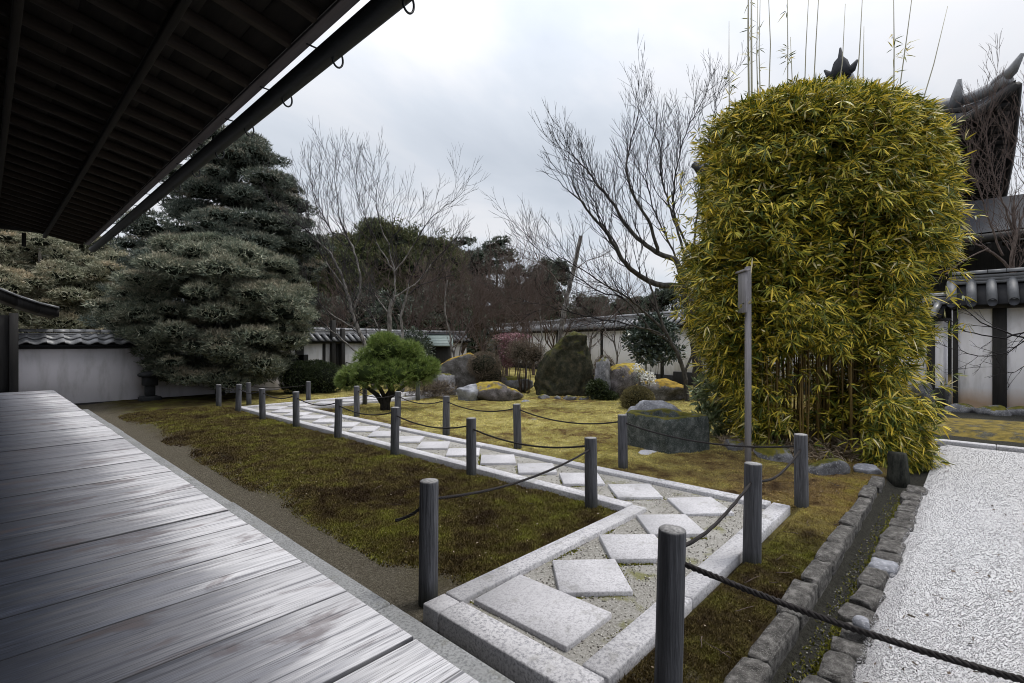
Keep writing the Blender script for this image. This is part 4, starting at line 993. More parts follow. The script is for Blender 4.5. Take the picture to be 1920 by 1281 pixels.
# moss bank beyond the gravel
bm_ = MB(); V, F = rockV((3.2, 6.5, .5), 140, 4, 2, .06, .7); bm_.add(V, F); o = bm_.build('moss_bank', m_rock('dull_moss_bank', [(.02, .02, .016), (.05, .048, .035), (.10, .095, .07), (.2, .19, .17)], moss=(.19, .14, .03), thr=.75, mossdark=(.07, .055, .015), scale=8), None, True); o.location = (12.6, -1.2, -.05); tag(o, kind='structure')

# stone lantern by the left wall
lan = empty('stone_lantern', (3.25, 17.15, 0), .1, label='small dark stone lantern beside the layered conifer by the grey wall', cat='lantern')
LANM = m_plain('lantern_stone', (.05, .052, .055), .9, .2, .5, 10)
box_ob('base', (0, 0, .06), (.46, .46, .18), LANM, lan, b=.03); box_ob('shaft', (0, 0, .30), (.22, .22, .32), LANM, lan, b=.03); box_ob('fire_box', (0, 0, .58), (.32, .32, .26), LANM, lan, b=.02); 
V, F = ico(2); mk('roof', V * [.30, .30, .10] , F, LANM, lan, True).location = (0, 0, .76)
# handrail near the gate
hrl = empty('handrail', (8.95, 16.6, 0), -.2, label='thin black metal handrail in front of the white gate bay', cat='handrail')
for nm, a, b in (('rail', (0, 0, .95), (1.0, 0, .62)), ('rail', (0, 0, .55), (1.0, 0, .30)), ('upright', (0, 0, 0), (0, 0, .95)), ('upright', (1.0, 0, 0), (1.0, 0, .62))):
    V, F = path_tube([a, b], .02, 6); mk(nm, V, F, METAL, hrl)
# small lantern stone beside the long wall
o = stone('stone_finial', tuple(at(1136, 676, 15.6)), (.24, .24, .36), 151, ROCKW, None, 0, 3, 3, .05, .8); o.location.z = 1.0
tag(o, 'pale stone lantern top peeping over the upright rock', 'lantern'); V, F = path_tube([(0, 0, -.1), (0, 0, -1.0)], .09, 8); mk('shaft', V, F, ROCKW, o)

# ================================================================== FOLIAGE BUILDERS
def pad_cloud(rs, pads, per, blade, wd, k=3, up=.5, jit=.8, tip=.0, tip_h=.35, core=True, noise_cut=-.38):
    """pads: (cx,cy,cz,rx,ry,rz). needle-like blades on the upper shells of flattened pads; tint marks browned tips"""
    Vs, Fs, As = [], [], []; n0 = 0
    P = np.array(pads, float); a = P[:, 3] * P[:, 4]; cnt = np.maximum(8, (per * a / a.mean()).astype(int))
    idx = np.repeat(np.arange(len(P)), cnt); n = len(idx)
    d = unit(rs.normal(size=(n, 3)) + np.array([0, 0, .35])); rr = rs.uniform(.72, 1.08, n)
    C = P[idx, :3] + d * P[idx, 3:] * rr[:, None]
    m_ = fbm(C * 1.9, 21, 3) > noise_cut; C, d, idx = C[m_], d[m_], idx[m_]; n = len(C)
    tint = np.clip((d[:, 2] - tip_h) * tip * (.6 + .8 * rs.rand(n)) * (fbm(C * .8, 5, 3) * 1.6 + .55), 0, .9)
    ax = unit(d * [1, 1, .6] + [0, 0, up])
    for j in range(k):
        D = unit(ax + rs.normal(size=(n, 3)) * jit); S = unit(np.cross(D, rs.normal(size=(n, 3)))) * (wd * rs.uniform(.6, 1.3, (n, 1)))
        L = blade * rs.uniform(.6, 1.35, (n, 1)); V = np.stack([C - S, C + S, C + D * L], 1).reshape(-1, 3)
        Vs.append(V); Fs.append((np.arange(n) * 3)[:, None] + np.array([[0, 1, 2]]) + n0); As.append(np.repeat(tint, 3)); n0 += 3 * n
    V = np.concatenate(Vs); F = np.concatenate(Fs); A = np.concatenate(As)
    if core:
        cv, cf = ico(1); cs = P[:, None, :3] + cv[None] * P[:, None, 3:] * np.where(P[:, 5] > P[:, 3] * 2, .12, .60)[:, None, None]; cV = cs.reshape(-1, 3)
        cF = (np.arange(len(P)) * len(cv))[:, None, None] + cf[None]
        return V, F, A, cV, cF.reshape(-1, 3)
    return V, F, A, None, None
CORE = m_plain('inner_foliage', (.016, .020, .014), .95, .05, .5, 4)  # dark blobs added inside crowns to block light and paint inner shade
def foliage_tree(name, loc, label, cat, group, rs, pads, per, blade, wd, m, trunk, barkm, core=True, **kw):
    """pads and trunk in local coordinates around loc"""
    t = empty(name, loc, 0, label=label, cat=cat, group=group)
    V, F, A, cV, cF = pad_cloud(rs, pads, per, blade, wd, core=core, **kw)
    cr = mk('crown', V, F, m, t, False, {'tint': A}); cr['kind'] = 'stuff'
    if core: c2 = mk('inner_crown', cV, cF, CORE, t, True); c2['kind'] = 'stuff'  # dark blobs stand in for the shade inside the crown
    if trunk: 
        mb = MB()
        for pts, r0, r1 in trunk:
            V, F = path_tube(pts, np.linspace(r0, r1, len(pts)), 8); mb.add(V, F)
        mb.build('trunk', barkm, t, True)
    return t
class Segs:
    def __init__(s): s.a = []; s.b = []; s.r = []; s.q = []
    def add(s, a, b, r, q): s.a.append(a[:]); s.b.append(b[:]); s.r.append(r); s.q.append(q)
def grow(S, rg, p, d, L, r, lev, up=.05, wob=.10, ang=.5, dens=1.0, rmin=.0045, fork=True):
    n = max(3, int(L / .15)); st = L / n; rr = r; p = Vector(p); d = Vector(d).normalized(); tip = rmin * (.9 if lev > 0 else .5)
    for i in range(n):
        d = (d + Vector((rg.gauss(0, wob), rg.gauss(0, wob), rg.gauss(0, wob) + up))).normalized()
        q = p + d * st; r1 = r + (tip - r) * (i + 1) / n; S.add(p, q, rr, r1); rr = r1; p = q
        if lev > 0 and i >= n * .12 and i < n - 1 and rg.random() < dens * .92:
            ax = d.cross(Vector((rg.gauss(0, 1), rg.gauss(0, 1), rg.gauss(0, 1)))).normalized(); th = ang * rg.uniform(.65, 1.35)
            nd = d * math.cos(th) + ax * math.sin(th)
            grow(S, rg, p, nd, L * rg.uniform(.42, .78) * (1 - .3 * i / n), max(rr * .7, rmin), lev - 1, up, wob, ang, dens, rmin)
    if lev > 0 and fork:
        for _ in range(2):
            ax = d.cross(Vector((rg.gauss(0, 1), rg.gauss(0, 1), rg.gauss(0, 1)))).normalized(); th = rg.uniform(.12, .38)
            grow(S, rg, p, d * math.cos(th) + ax * math.sin(th), L * rg.uniform(.4, .6), max(rr * .9, rmin), lev - 1, up, wob, ang, dens, rmin)
def limb(S, rg, pts, r0, r1, lev, L, up=.05, ang=.65, dens=.5, wob=.13, start=.25, rmin=.005, tip=True):
    """a surveyed limb that sprouts branchlets"""
    P = [Vector(p) for p in pts]; fine = []
    for i in range(len(P) - 1):
        p0 = P[max(i-1, 0)]; p1 = P[i]; p2 = P[i+1]; p3 = P[min(i+2, len(P)-1)]; k = max(2, int((p2 - p1).length / .16))
        for j in range(k):
            t = j / k; fine.append(.5 * ((2*p1) + (p2-p0)*t + (2*p0-5*p1+4*p2-p3)*t*t + (3*p1-p0-3*p2+p3)*t**3) + Vector((rg.gauss(0, .012), rg.gauss(0, .012), rg.gauss(0, .012))))
    fine.append(P[-1]); n = len(fine)
    for i in range(n - 1):
        ra = r0 + (r1 - r0) * i / n; rb = r0 + (r1 - r0) * (i + 1) / n; S.add(fine[i], fine[i+1], ra, rb)
        if i > n * start and rg.random() < dens:
            d = (fine[i+1] - fine[i]).normalized(); ax = d.cross(Vector((rg.gauss(0, 1), rg.gauss(0, 1), rg.gauss(0, 1)))).normalized(); th = ang * rg.uniform(.6, 1.3)
            grow(S, rg, fine[i+1], d * math.cos(th) + ax * math.sin(th), L * rg.uniform(.6, 1.25), min(rb * .6, .016), lev, up, wob, ang, .85, rmin)
    if tip: grow(S, rg, fine[-1], fine[-1] - fine[-3], L * .6, r1, lev, up, wob, ang, .8, rmin)
def bare_tree(name, label, S_trunk, S_twigs, barkm, twigm, group, loc, cat='tree'):
    t = empty(name, loc, 0, label=label, cat=cat, group=group); o_ = np.array(loc)
    for nm, S, m, n in [('trunk' if i_ == 0 else 'limb', x, barkm, 7) for i_, x in enumerate(S_trunk if isinstance(S_trunk, list) else [S_trunk])] + [('crown', S_twigs, twigm, 4)]:
        if not S.a: continue
        A = np.array([tuple(x) for x in S.a]) - o_; B = np.array([tuple(x) for x in S.b]) - o_; r = np.array(S.r); q = np.array(S.q)
        big = r > .022; mb = MB()
        if big.any(): V, F = tubes(A[big], B[big] + (B[big] - A[big]) * .06, r[big], q[big], 8); mb.add(V, F)
        if (~big).any(): V, F = tubes(A[~big], B[~big], r[~big], q[~big], n if n < 5 else 5); mb.add(V, F)
        mb.build(nm, m, t, True)
    return t

# ================================================================== BAMBOO CLUMP
bc = at(1532, 641, 7.95); BCX, BCY = bc.x, bc.y
bam = empty('bamboo_clump', (BCX, BCY, 0), -HEAD, label='huge block-shaped clump of yellow-green bamboo beside the drain and gravel', cat='bamboo')
rs = np.random.RandomState(91)
# local frame: +x to the right of the view, +y away
def half(z):      # half width of the clipped clump at height z
    return np.interp(z, [0, .4, .9, 1.7, 3.0, 4.2, 4.8, 5.25, 5.6], [1.06, 1.21, 1.39, 1.62, 1.79, 1.77, 1.65, 1.38, .6])
def cen(z): return np.interp(z, [0, 1, 2, 4, 5.8], [.16, .02, -.10, -.14, -.10])
def sprays(C, A, nl, Lr, wr, rs, spread=1.25, O=None):
    """fans of lance-shaped leaves; C centres, A axes"""
    n = len(C); idx = np.repeat(np.arange(n), nl); m_ = len(idx); j = np.tile(np.arange(nl), n)
    Z = np.array([0, 0, 1.]); A = unit(A); Nn = unit(Z - A * (A @ Z)[:, None] + rs.normal(size=A.shape) * .35); 
    if O is not None: q_ = unit(O * .75 + Z * .65 + rs.normal(size=A.shape) * .3); Nn = unit(q_ - A * np.sum(q_ * A, 1, keepdims=True))
    S = np.cross(A, Nn)
    th = (j / (nl - 1) - .5) * 2 * spread + rs.normal(0, .22, m_); lift = rs.normal(.05, .22, m_)
    D = unit(A[idx] * np.cos(th)[:, None] + S[idx] * np.sin(th)[:, None] + Nn[idx] * lift[:, None])
    W = unit(np.cross(D, Nn[idx] + rs.normal(size=(m_, 3)) * .5)); L = rs.uniform(*Lr, m_)[:, None] * (1 - .25 * np.abs(th) / spread)[:, None]; w_ = rs.uniform(*wr, m_)[:, None]
    b = C[idx] + D * .015; dr = np.array([0, 0, -1.]) * L * rs.uniform(.02, .30, (m_, 1))
    m1 = b + D * L * .30; m2 = b + D * L * .68 + dr * .4; tp = b + D * L + dr
    V = np.stack([b, m1 - W * w_, m1 + W * w_, m2 - W * w_ * .72, m2 + W * w_ * .72, tp], 1).reshape(-1, 3)
    k = (np.arange(m_) * 6)[:, None, None]
    return V, [(k + np.array([(0, 1, 2), (3, 5, 4)])[None]).reshape(-1, 3), (k + np.array([(1, 3, 4, 2)])[None]).reshape(-1, 4)]
def bam_points(n, lo, hi, zlo, zhi, rs, cut=-.05):
    z = zlo + (zhi - zlo) * rs.rand(n); ph = rs.rand(n) * 2 * math.pi; rr = rs.uniform(lo, hi, n)
    e = .78; c = np.sign(np.cos(ph)) * np.abs(np.cos(ph)) ** e; s_ = np.sign(np.sin(ph)) * np.abs(np.sin(ph)) ** e
    bulge = 1 + .13 * fbm(np.stack([c * 1.6, s_ * 1.6, z * .9], 1), 66, 3)
    x = cen(z) + half(z) * rr * c * bulge; y = half(z) * .62 * rr * s_ * bulge
    P = np.stack([x, y, z], 1); O = np.stack([c / half(z), s_ / (half(z) * .62), np.interp(z, [0, 2, 4.6, 5.2, 5.8], [-.1, .05, .15, .8, 2])], 1)
    k = fbm(P * 1.55, 55, 3) > cut - np.where(z > 4.9, .4, 0); low = rs.rand(n) < np.interp(z, [0, .35, .8, 1.5, 2.2], [1.0, .95, .48, .40, 1.0]); k &= low | (np.abs(x) > half(z) * .62)
    return P[k], unit(O)[k]
mb = MB()
# drooping low branches towards the drain
n = 900; u = rs.rand(n); P = np.stack([.15 + u * .58 + rs.normal(0, .10, n), -.95 - rs.rand(n) * .3, .02 + rs.rand(n) ** 1.4 * .9], 1); O = unit(np.stack([u - .2, -np.ones(n), rs.rand(n) * .2], 1))
V, F = sprays(P, O * .5 + rs.normal(size=P.shape) * .4 + np.array([0, 0, -.4]), 7, (.13, .26), (.007, .013), rs, 1.3, O); mb.add(V, F)
P, O = bam_points(27000, .84, 1.09, -.02, 5.6, rs, .09)
A = O * rs.uniform(.3, .8, (len(P), 1)) + rs.normal(size=P.shape) * .4 + np.array([0, 0, -.35]); V, F = sprays(P, A, 7, (.11, .235), (.006, .0115), rs, 1.3, O); mb.add(V, F)
P, O = bam_points(1000, 1.06, 1.22, .1, 5.7, rs, -.3); V, F = sprays(P, O * .6 + rs.normal(size=P.shape) * .5 + np.array([0, 0, -.2]), 6, (.12, .24), (.007, .012), rs, 1.2, O); mb.add(V, F)
P, O = bam_points(15000, .40, .90, 1.5, 5.6, rs, -.9)
V, F = sprays(P, O + rs.normal(size=P.shape) * .7, 6, (.14, .26), (.010, .016), rs); mb.add(V, F)
P, O = bam_points(3500, .45, .92, .3, 1.8, rs, -.2)
V, F = sprays(P, O + rs.normal(size=P.shape) * .7, 6, (.14, .26), (.008, .014), rs); mb.add(V, F)
n = 1500; ph = rs.rand(n) * 2 * math.pi; rr = np.sqrt(rs.rand(n)); P = np.stack([-.14 + rr * 1.6 * np.cos(ph), rr * 1.05 * np.sin(ph), 5.25 + rs.normal(0, .12, n) - rr * .45], 1)
V, F = sprays(P, np.stack([np.cos(ph), np.sin(ph), rs.uniform(0, 1.5, n)], 1), 7, (.15, .28), (.009, .014), rs); mb.add(V, F)
fo = mb.build('foliage', BAMLEAF, bam); fo['kind'] = 'stuff'
# outermost leaf fans facing the court, each a part
SPR = []
for k in range(8):
    V, F = sprays(np.zeros((1, 3)), np.array([[1., 0, -.15]]), 8, (.15, .26), (.0075, .0125), np.random.RandomState(300 + k), 1.3, np.array([[.5, 0, .8]])); SPR.append(mesh_of('leaf_spray', V, F, BAMLEAF))
P, O = bam_points(2600, 1.03, 1.09, .25, 5.3, rs, -.05); kk = O[:, 1] < .15; P, O = P[kk][:300], O[kk][:300]
for i in range(len(P)):
    o = ob('leaf_spray', SPR[i % 8], bam); o.location = P[i]; d_ = Vector(O[i] + rs.normal(size=3) * .35 + np.array([0, 0, -.45])); o.rotation_euler = d_.to_track_quat('X', 'Z').to_euler(); s_ = RNG.uniform(.75, 1.15); o.scale = (s_, s_, s_)
# culms
for i in range(95):
    a = RNG.uniform(0, 6.28); r_ = math.sqrt(RNG.random()); x0, y0 = r_ * 1.15 * math.cos(a) - .05, r_ * .75 * math.sin(a)
    zt = RNG.uniform(3.6, 5.3); ln = RNG.uniform(.1, .5) * r_; zz = np.linspace(-.05, zt, 8)
    pts = np.stack([x0 + math.cos(a) * ln * (zz / zt) ** 2 + .02 * np.sin(zz * 2 + i), y0 + math.sin(a) * ln * (zz / zt) ** 2, zz], 1)
    V, F = path_tube(pts, np.linspace(RNG.uniform(.011, .019), .006, 8), 5, False); mk('culm', V, F, BAMCULM, bam, True)
TOPS = [(1369, 190, 40), (1411, 150, -60), (1406, 160, -90), (1423, 170, -20), (1428, 170, -30), (1441, 160, -60), (1478, 160, -50), (1484, 190, 70), (1510, 150, -40), (1527, 150, -70), (1569, 140, 8), (1607, 150, -40), (1622, 160, 50), (1677, 150, -60), (1690, 150, -80), (1735, 170, 12)]
LEAN = {9: 12, 10: 16, 11: 12, 14: 30, 15: 42, 8: 8}
for i, (px, py, pt) in enumerate(TOPS):
    d = 7.95 + RNG.uniform(-.5, .5); a = at(px - LEAN.get(i, 3) * .4, 230, d); b = at(px + LEAN.get(i, -2), pt, d)
    inv = lambda v: Vector(((v.x - BCX) * RT[0] + (v.y - BCY) * RT[1], (v.x - BCX) * FW[0] + (v.y - BCY) * FW[1], v.z))
    A_, B_ = inv(a), inv(b); pts = [A_ + (A_ - B_) * .8, A_, A_.lerp(B_, .5) + Vector((RNG.gauss(0, .02), 0, 0)), B_]
    V, F = path_tube(pts, [.011, .0095, .0075, .004] if i not in (1, 2) else [.017, .016, .014, .010], 6); mk('bare_culm', V, F, BAMTOP, bam, True)
    if i in (2, 3, 6, 13, 14, 0):
        n = 9; tt = rs.uniform(.0, .75, n); C = np.array([A_.lerp(B_, t)[:] for t in tt]); V, F = sprays(C, rs.normal(size=(n, 3)) * [1, .5, .4], 4, (.12, .22), (.006, .010), rs); mk('side_leaves', V, F, BAMLEAF, bam)['kind'] = 'stuff'
# dead sheaths and litter at the clump foot
n = 2600; ph = rs.rand(n) * 6.28; rr = np.sqrt(rs.rand(n)); C = np.stack([rr * 1.5 * np.cos(ph), rr * .95 * np.sin(ph), .05 + np.abs(rs.normal(0, .16, n)) * (1.1 - rr)], 1)
V, F = sprays(C, rs.normal(size=(n, 3)) * [1, 1, .5], 3, (.10, .26), (.004, .009), rs); mk('dry_sheaths', V, F, DRYLEAF, bam)['kind'] = 'stuff'

# ================================================================== CONIFERS
def layered_pads(rs, R, zlo, zhi, n, prof, rad=(.45, .85), flat=.34, shell=.62, holes=False):
    pads = []
    ph_ = rs.uniform(0, 90)
    for i in range(n):
        z = zlo + (zhi - zlo) * rs.rand() ** .92; t = (z - zlo) / (zhi - zlo); rmax = R * np.interp(t, *prof); a = rs.rand() * 6.283; r_ = rmax * math.sqrt(rs.uniform(shell ** 2, 1)); s = rs.uniform(*rad) * (.75 + .35 * np.interp(t, *prof))
        bx = vnoise(np.array([[math.cos(a) * 1.6 + ph_, math.sin(a) * 1.6, z * .75]]), 7)[0]
        if holes and bx < -.22: continue
        r_ *= 1 + .16 * bx; pads.append((r_ * math.cos(a), r_ * math.sin(a), z, s * rs.uniform(.85, 1.2), s * rs.uniform(.85, 1.2), s * flat * rs.uniform(.8, 1.3)))
    return pads
def simple_trunk(h, r, rs, nb=9, R=2.0, zb=.8):
    tr = [([(0, 0, -.1), (.05, .02, h * .3), (-.03, .05, h * .6), (0, 0, h)], r, r * .25)]
    for i in range(nb):
        z = zb + (h * .85 - zb) * i / nb; a = rs.rand() * 6.28; L = R * (1 - .5 * z / h) * rs.uniform(.6, .95); tr.append(([(0, 0, z), (L * .5 * math.cos(a), L * .5 * math.sin(a), z + .15), (L * math.cos(a), L * math.sin(a), z + .12)], r * .35, r * .08))
    return tr
rs = np.random.RandomState(21)
# big layered conifer before the left wall
P_ = layered_pads(rs, 2.45, .45, 4.75, 330, ([0, .12, .3, .55, .8, .93, 1], [.60, .74, .92, 1, .88, .62, .25]), (.24, .60), .38, .66, True)
P_ += layered_pads(rs, 2.0, .5, 4.4, 50, ([0, .5, 1], [.7, 1, .4]), (.35, .7), shell=.1)
c0 = at(412, 745, 15.4)
foliage_tree('layered_conifer', (c0.x, c0.y, 0), 'broad layered grey-green conifer in front of the grey garden wall', 'tree', 'layered conifers beside the veranda', rs, P_, 360, .12, .013, PINEF, simple_trunk(4.4, .15, rs, 12, 2.4), BARKD, k=3, tip=.9, tip_h=.35, up=.7)
P_ = layered_pads(rs, 3.7, 2.0, 10.1, 420, ([0, .3, .55, .8, .93, 1], [1.0, .97, .88, .70, .52, .30]), (.34, .80), .34, .62, True)
P_ += layered_pads(rs, 2.6, 2.0, 9.3, 60, ([0, .5, 1], [1, .9, .3]), (.6, 1.1), shell=.1)
c1 = at(418, 745, 20.6)
foliage_tree('layered_conifer', (c1.x, c1.y, 0), 'tall broad conical conifer rising behind the garden wall under the gutter', 'tree', 'layered conifers beside the veranda', rs, P_, 360, .15, .017, PINEB, simple_trunk(9.2, .22, rs, 14, 3.3, 2.2), BARKD, k=3, tip=.85, tip_h=.25, up=.7)
P_ = layered_pads(rs, 5.0, 1.2, 7.2, 480, ([0, .3, .6, .85, 1], [.95, 1, .95, .75, .35]), (.4, .85), .42)
c2 = at(75, 745, 25.0)
foliage_tree('layered_conifer', (c2.x, c2.y, 0), 'wide brown-tinged conifer behind the wall at the far left', 'tree', 'layered conifers beside the veranda', rs, P_, 330, .17, .019, PINEL, simple_trunk(6.4, .22, rs, 10, 4.0, 1.5), BARKD, k=3, tip=1.2, tip_h=.0, up=.6)
# small pine with tufts of long needles
sp = at(722, 770, 12.3)
pt = empty('small_pine', (sp.x, sp.y, 0), -HEAD, label='small bright green cloud-pruned pine with dark forked trunk', cat='tree')
pads = [(-.72, 0, .82, .40, .40, .30), (-.25, -.28, .92, .48, .42, .34), (.28, -.32, .90, .46, .42, .34), (.78, -.05, .95, .46, .42, .34), (1.02, .1, 1.02, .30, .34, .26), (.45, .25, 1.2, .50, .45, .36), (-.35, .2, 1.22, .48, .45, .34), (.05, 0, 1.50, .52, .46, .34), (-.05, .05, 1.68, .34, .34, .22), (.55, .1, 1.42, .36, .38, .28), (-.95, .1, .72, .25, .3, .2)]
n = 3000; P = np.array(pads); idx = rs.randint(0, len(P), n); d = unit(rs.normal(size=(n, 3)) + [0, 0, .25]); C = P[idx, :3] + d * P[idx, 3:] * rs.uniform(.75, 1.0, (n, 1))
k = 15; ii_ = np.repeat(np.arange(n), k); D = unit(unit(d + [0, 0, .35])[ii_] + rs.normal(size=(n * k, 3)) * .48); S = unit(np.cross(D, rs.normal(size=(n * k, 3)))) * .0042
L = rs.uniform(.09, .165, (n * k, 1)); B = C[ii_]; V = np.stack([B - S, B + S, B + D * L], 1).reshape(-1, 3)
mk('needles', V, np.arange(n * k * 3).reshape(-1, 3), SPINE, pt)['kind'] = 'stuff'
cv, cf = ico(2); mk('inner_crown', (P[:, None, :3] + cv[None] * P[:, None, 3:] * .72).reshape(-1, 3), ((np.arange(len(P)) * len(cv))[:, None, None] + cf[None]).reshape(-1, 3), m_plain('pine_shade_core', (.03, .045, .014), .95, .05, .4, 8), pt, True)['kind'] = 'stuff'  # dark blobs stand in for the shade inside the pine
mb = MB()
for pts, r0, r1 in (([(0, 0, -.1), (.0, 0, .16), (.06, 0, .32), (.16, 0, .5), (.05, 0, .85), (.1, 0, 1.4)], .135, .05), ([(-.02, 0, .12), (-.2, .0, .38), (-.42, -.05, .56), (-.7, 0, .72)], .075, .03), ([(.08, 0, .34), (.26, -.02, .40), (.36, 0, .52), (.7, 0, .78)], .065, .03), ([(0, 0, .3), (-.1, -.1, .55), (-.25, -.2, .8)], .06, .03)):
    V, F = path_tube(pts, np.linspace(r0, r1, len(pts)), 9); mb.add(V, F)
mb.build('trunk', m_bark('pine_bark', (.008, .008, .007), (.05, .045, .04), 22), pt, True)

# clipped shrubs
def leaf_blob(rs, blobs, n, L, wd, m, name, parent, up=.2, jit=.7, k=2, core=.86, lo=.9):
    P = np.array(blobs, float); a = P[:, 3] * P[:, 5]; idx = rs.choice(len(P), n, p=a / a.sum()); d = unit(rs.normal(size=(n, 3)) + [0, 0, .2]); C = P[idx, :3] + d * P[idx, 3:] * rs.uniform(lo, 1.05, (n, 1)); Vs = []; Fs = []
    for j in range(k):
        D = unit(d + [0, 0, up] + rs.normal(size=(n, 3)) * jit); S = unit(np.cross(D, rs.normal(size=(n, 3)))) * wd; l_ = L * rs.uniform(.6, 1.3, (n, 1))
        Vs.append(np.stack([C, C + D * l_ * .5 + S, C + D * l_, C + D * l_ * .5 - S], 1).reshape(-1, 3)); Fs.append(np.arange(n * 4).reshape(-1, 4) + j * n * 4)
    o = mk(name, np.concatenate(Vs), np.concatenate(Fs), m, parent); o['kind'] = 'stuff'
    if core:
        cv, cf = ico(2); c_ = mk('inner_' + name, (P[:, None, :3] + cv[None] * P[:, None, 3:] * core).reshape(-1, 3), ((np.arange(len(P)) * len(cv))[:, None, None] + cf[None]).reshape(-1, 3), CORE, parent, True); c_['kind'] = 'stuff'  # dark blobs stand in for the shade behind the leaves
    return o
c = at(588, 740, 16.3); s = empty('clipped_hedge', (c.x, c.y, 0), -HEAD, label='rounded dark green clipped hedge in front of the white gate', cat='hedge')
leaf_blob(rs, [(-.45, 0, .48, .62, .55, .56), (.35, 0, .46, .62, .55, .54), (0, .1, .5, .7, .5, .56)], 9000, .06, .012, HEDGE, 'leaves', s)
V, F = path_tube([(0, 0, -.05), (0, 0, .5)], .05, 6); mk('stem', V, F, BARKD, s)
def shrub(px, py, d, label, blobs, n, L, wd, m, stems=6, sh=.5, core=.8, name='shrub', bark=BARKB, extra=None, lo=.85, k=2):
    c = at(px, py, d); s = empty(name, (c.x, c.y, 0), -HEAD, label=label, cat='shrub')
    leaf_blob(rs, blobs, n, L, wd, m, 'leaves', s, core=core, lo=lo, k=k)
    P = np.array(blobs); zc = P[:, 2].mean(); wx = P[:, 3].max(); mb = MB()
    for i in range(stems):
        a = rs.uniform(-1, 1); V, F = path_tube([(a * wx * .35, rs.uniform(-.1, .1), -.05), (a * wx * .55, rs.uniform(-.15, .15), zc * .6), (a * wx * .9, rs.uniform(-.2, .2), zc * 1.1)], [.014, .011, .006], 5); mb.add(V, F)
    mb.build('stem', bark, s, True); return s
shrub(908, 745, 15.6, 'round brown-grey clipped shrub behind the moss-topped rock', [(0, 0, .95, .52, .5, .42), (.2, .1, .6, .45, .45, .5)], 9000, .05, .004, BROWNB, 7)
shrub(985, 745, 16.0, 'multi-stemmed brown shrub with bare stems left of the standing stone', [(-.15, 0, 1.35, .5, .45, .42), (.3, 0, 1.25, .42, .45, .40)], 6500, .055, .006, BROWNB, 14, core=.5, lo=.4)
a = shrub(955, 745, 16.6, 'shrub sprinkled with pink blossom beside the multi-stemmed brown shrub', [(-.3, 0, 1.5, .45, .4, .42), (.2, 0, 1.75, .5, .4, .22), (-.05, 0, 1.2, .35, .35, .45)], 2800, .06, .008, BROWNB, 8, core=.0, lo=.4)
leaf_blob(rs, [(.1, 0, 1.82, .62, .4, .16), (-.1, -.1, 1.38, .28, .3, .42), (-.05, -.1, 1.0, .25, .2, .2)], 1500, .05, .016, PINKF, 'blossom', a, core=0, lo=.3)
shrub(1133, 745, 14.9, 'grey-brown twiggy shrub column right of the standing stone', [(0, 0, .85, .32, .32, .42), (.05, 0, .45, .36, .34, .4)], 6500, .05, .004, BROWNB, 6, lo=.7)
shrub(1195, 775, 12.4, 'small round olive-brown shrub left of the pale rock behind the basin', [(0, 0, .25, .40, .36, .32)], 6500, .05, .004, m_leaf('olive_twigs', [(0, (.06, .05, .025)), (.6, (.14, .12, .05)), (1, (.25, .22, .10))], 0, .9), 5, lo=.8)
a = shrub(1202, 760, 13.0, 'slender shrub with clusters of small white flowers by the layered rock', [(.0, 0, .75, .28, .25, .35)], 350, .05, .006, GLOSSY, 6, core=0, lo=.2, name='flowering_shrub')
leaf_blob(rs, [(-.12, -.1, 1.02, .14, .12, .10), (.12, -.1, .78, .20, .15, .14), (.1, -.1, .32, .12, .12, .10), (.22, -.1, .66, .12, .12, .10)], 260, .055, .02, WHITEF, 'blossom', a, core=0, lo=.3)
a = shrub(1222, 745, 17.0, 'glossy dark camellia bush in front of the long white wall', [(-.35, 0, 1.75, .65, .55, .45), (.3, 0, 1.95, .65, .55, .45), (0, 0, 2.3, .55, .5, .35), (.5, 0, 1.3, .6, .5, .35), (-.2, 0, 1.2, .55, .5, .3)], 2600, .15, .032, GLOSSY, 5, core=0, lo=.3, name='camellia', bark=BARKD, k=2)
shrub(775, 745, 19.8, 'dark leafy bush between the small pine and the copper-roofed shed', [(0, 0, 1.2, .8, .6, 1.0), (-.8, 0, .9, .7, .5, .8)], 3600, .11, .022, EVERG, 4, core=.6, lo=.5)
shrub(800, 745, 14.8, 'dark straggly fern-like shrub at the grey rocks right of the pine', [(-.2, 0, .3, .5, .4, .3), (.4, 0, .25, .5, .4, .25)], 1800, .14, .006, BROWNB, 5, core=0, lo=.2)
shrub(1120, 752, 14.3, 'low dark green leafy plant at the foot of the upright grey rock', [(0, 0, .3, .32, .3, .3), (.35, -.1, .12, .22, .2, .14)], 1500, .07, .018, HEDGE, 3, core=.6, lo=.6)
a = shrub(1345, 775, 8.7, 'leafy evergreen bush at the left edge of the bamboo', [(0, 0, .75, .42, .35, .40), (-.05, 0, .3, .35, .3, .3)], 900, .13, .022, m_leaf('laurel_leaf', [(0, (.08, .11, .05)), (.6, (.17, .21, .10)), (1, (.33, .37, .22))], .15, .4), 5, core=0, lo=.3)

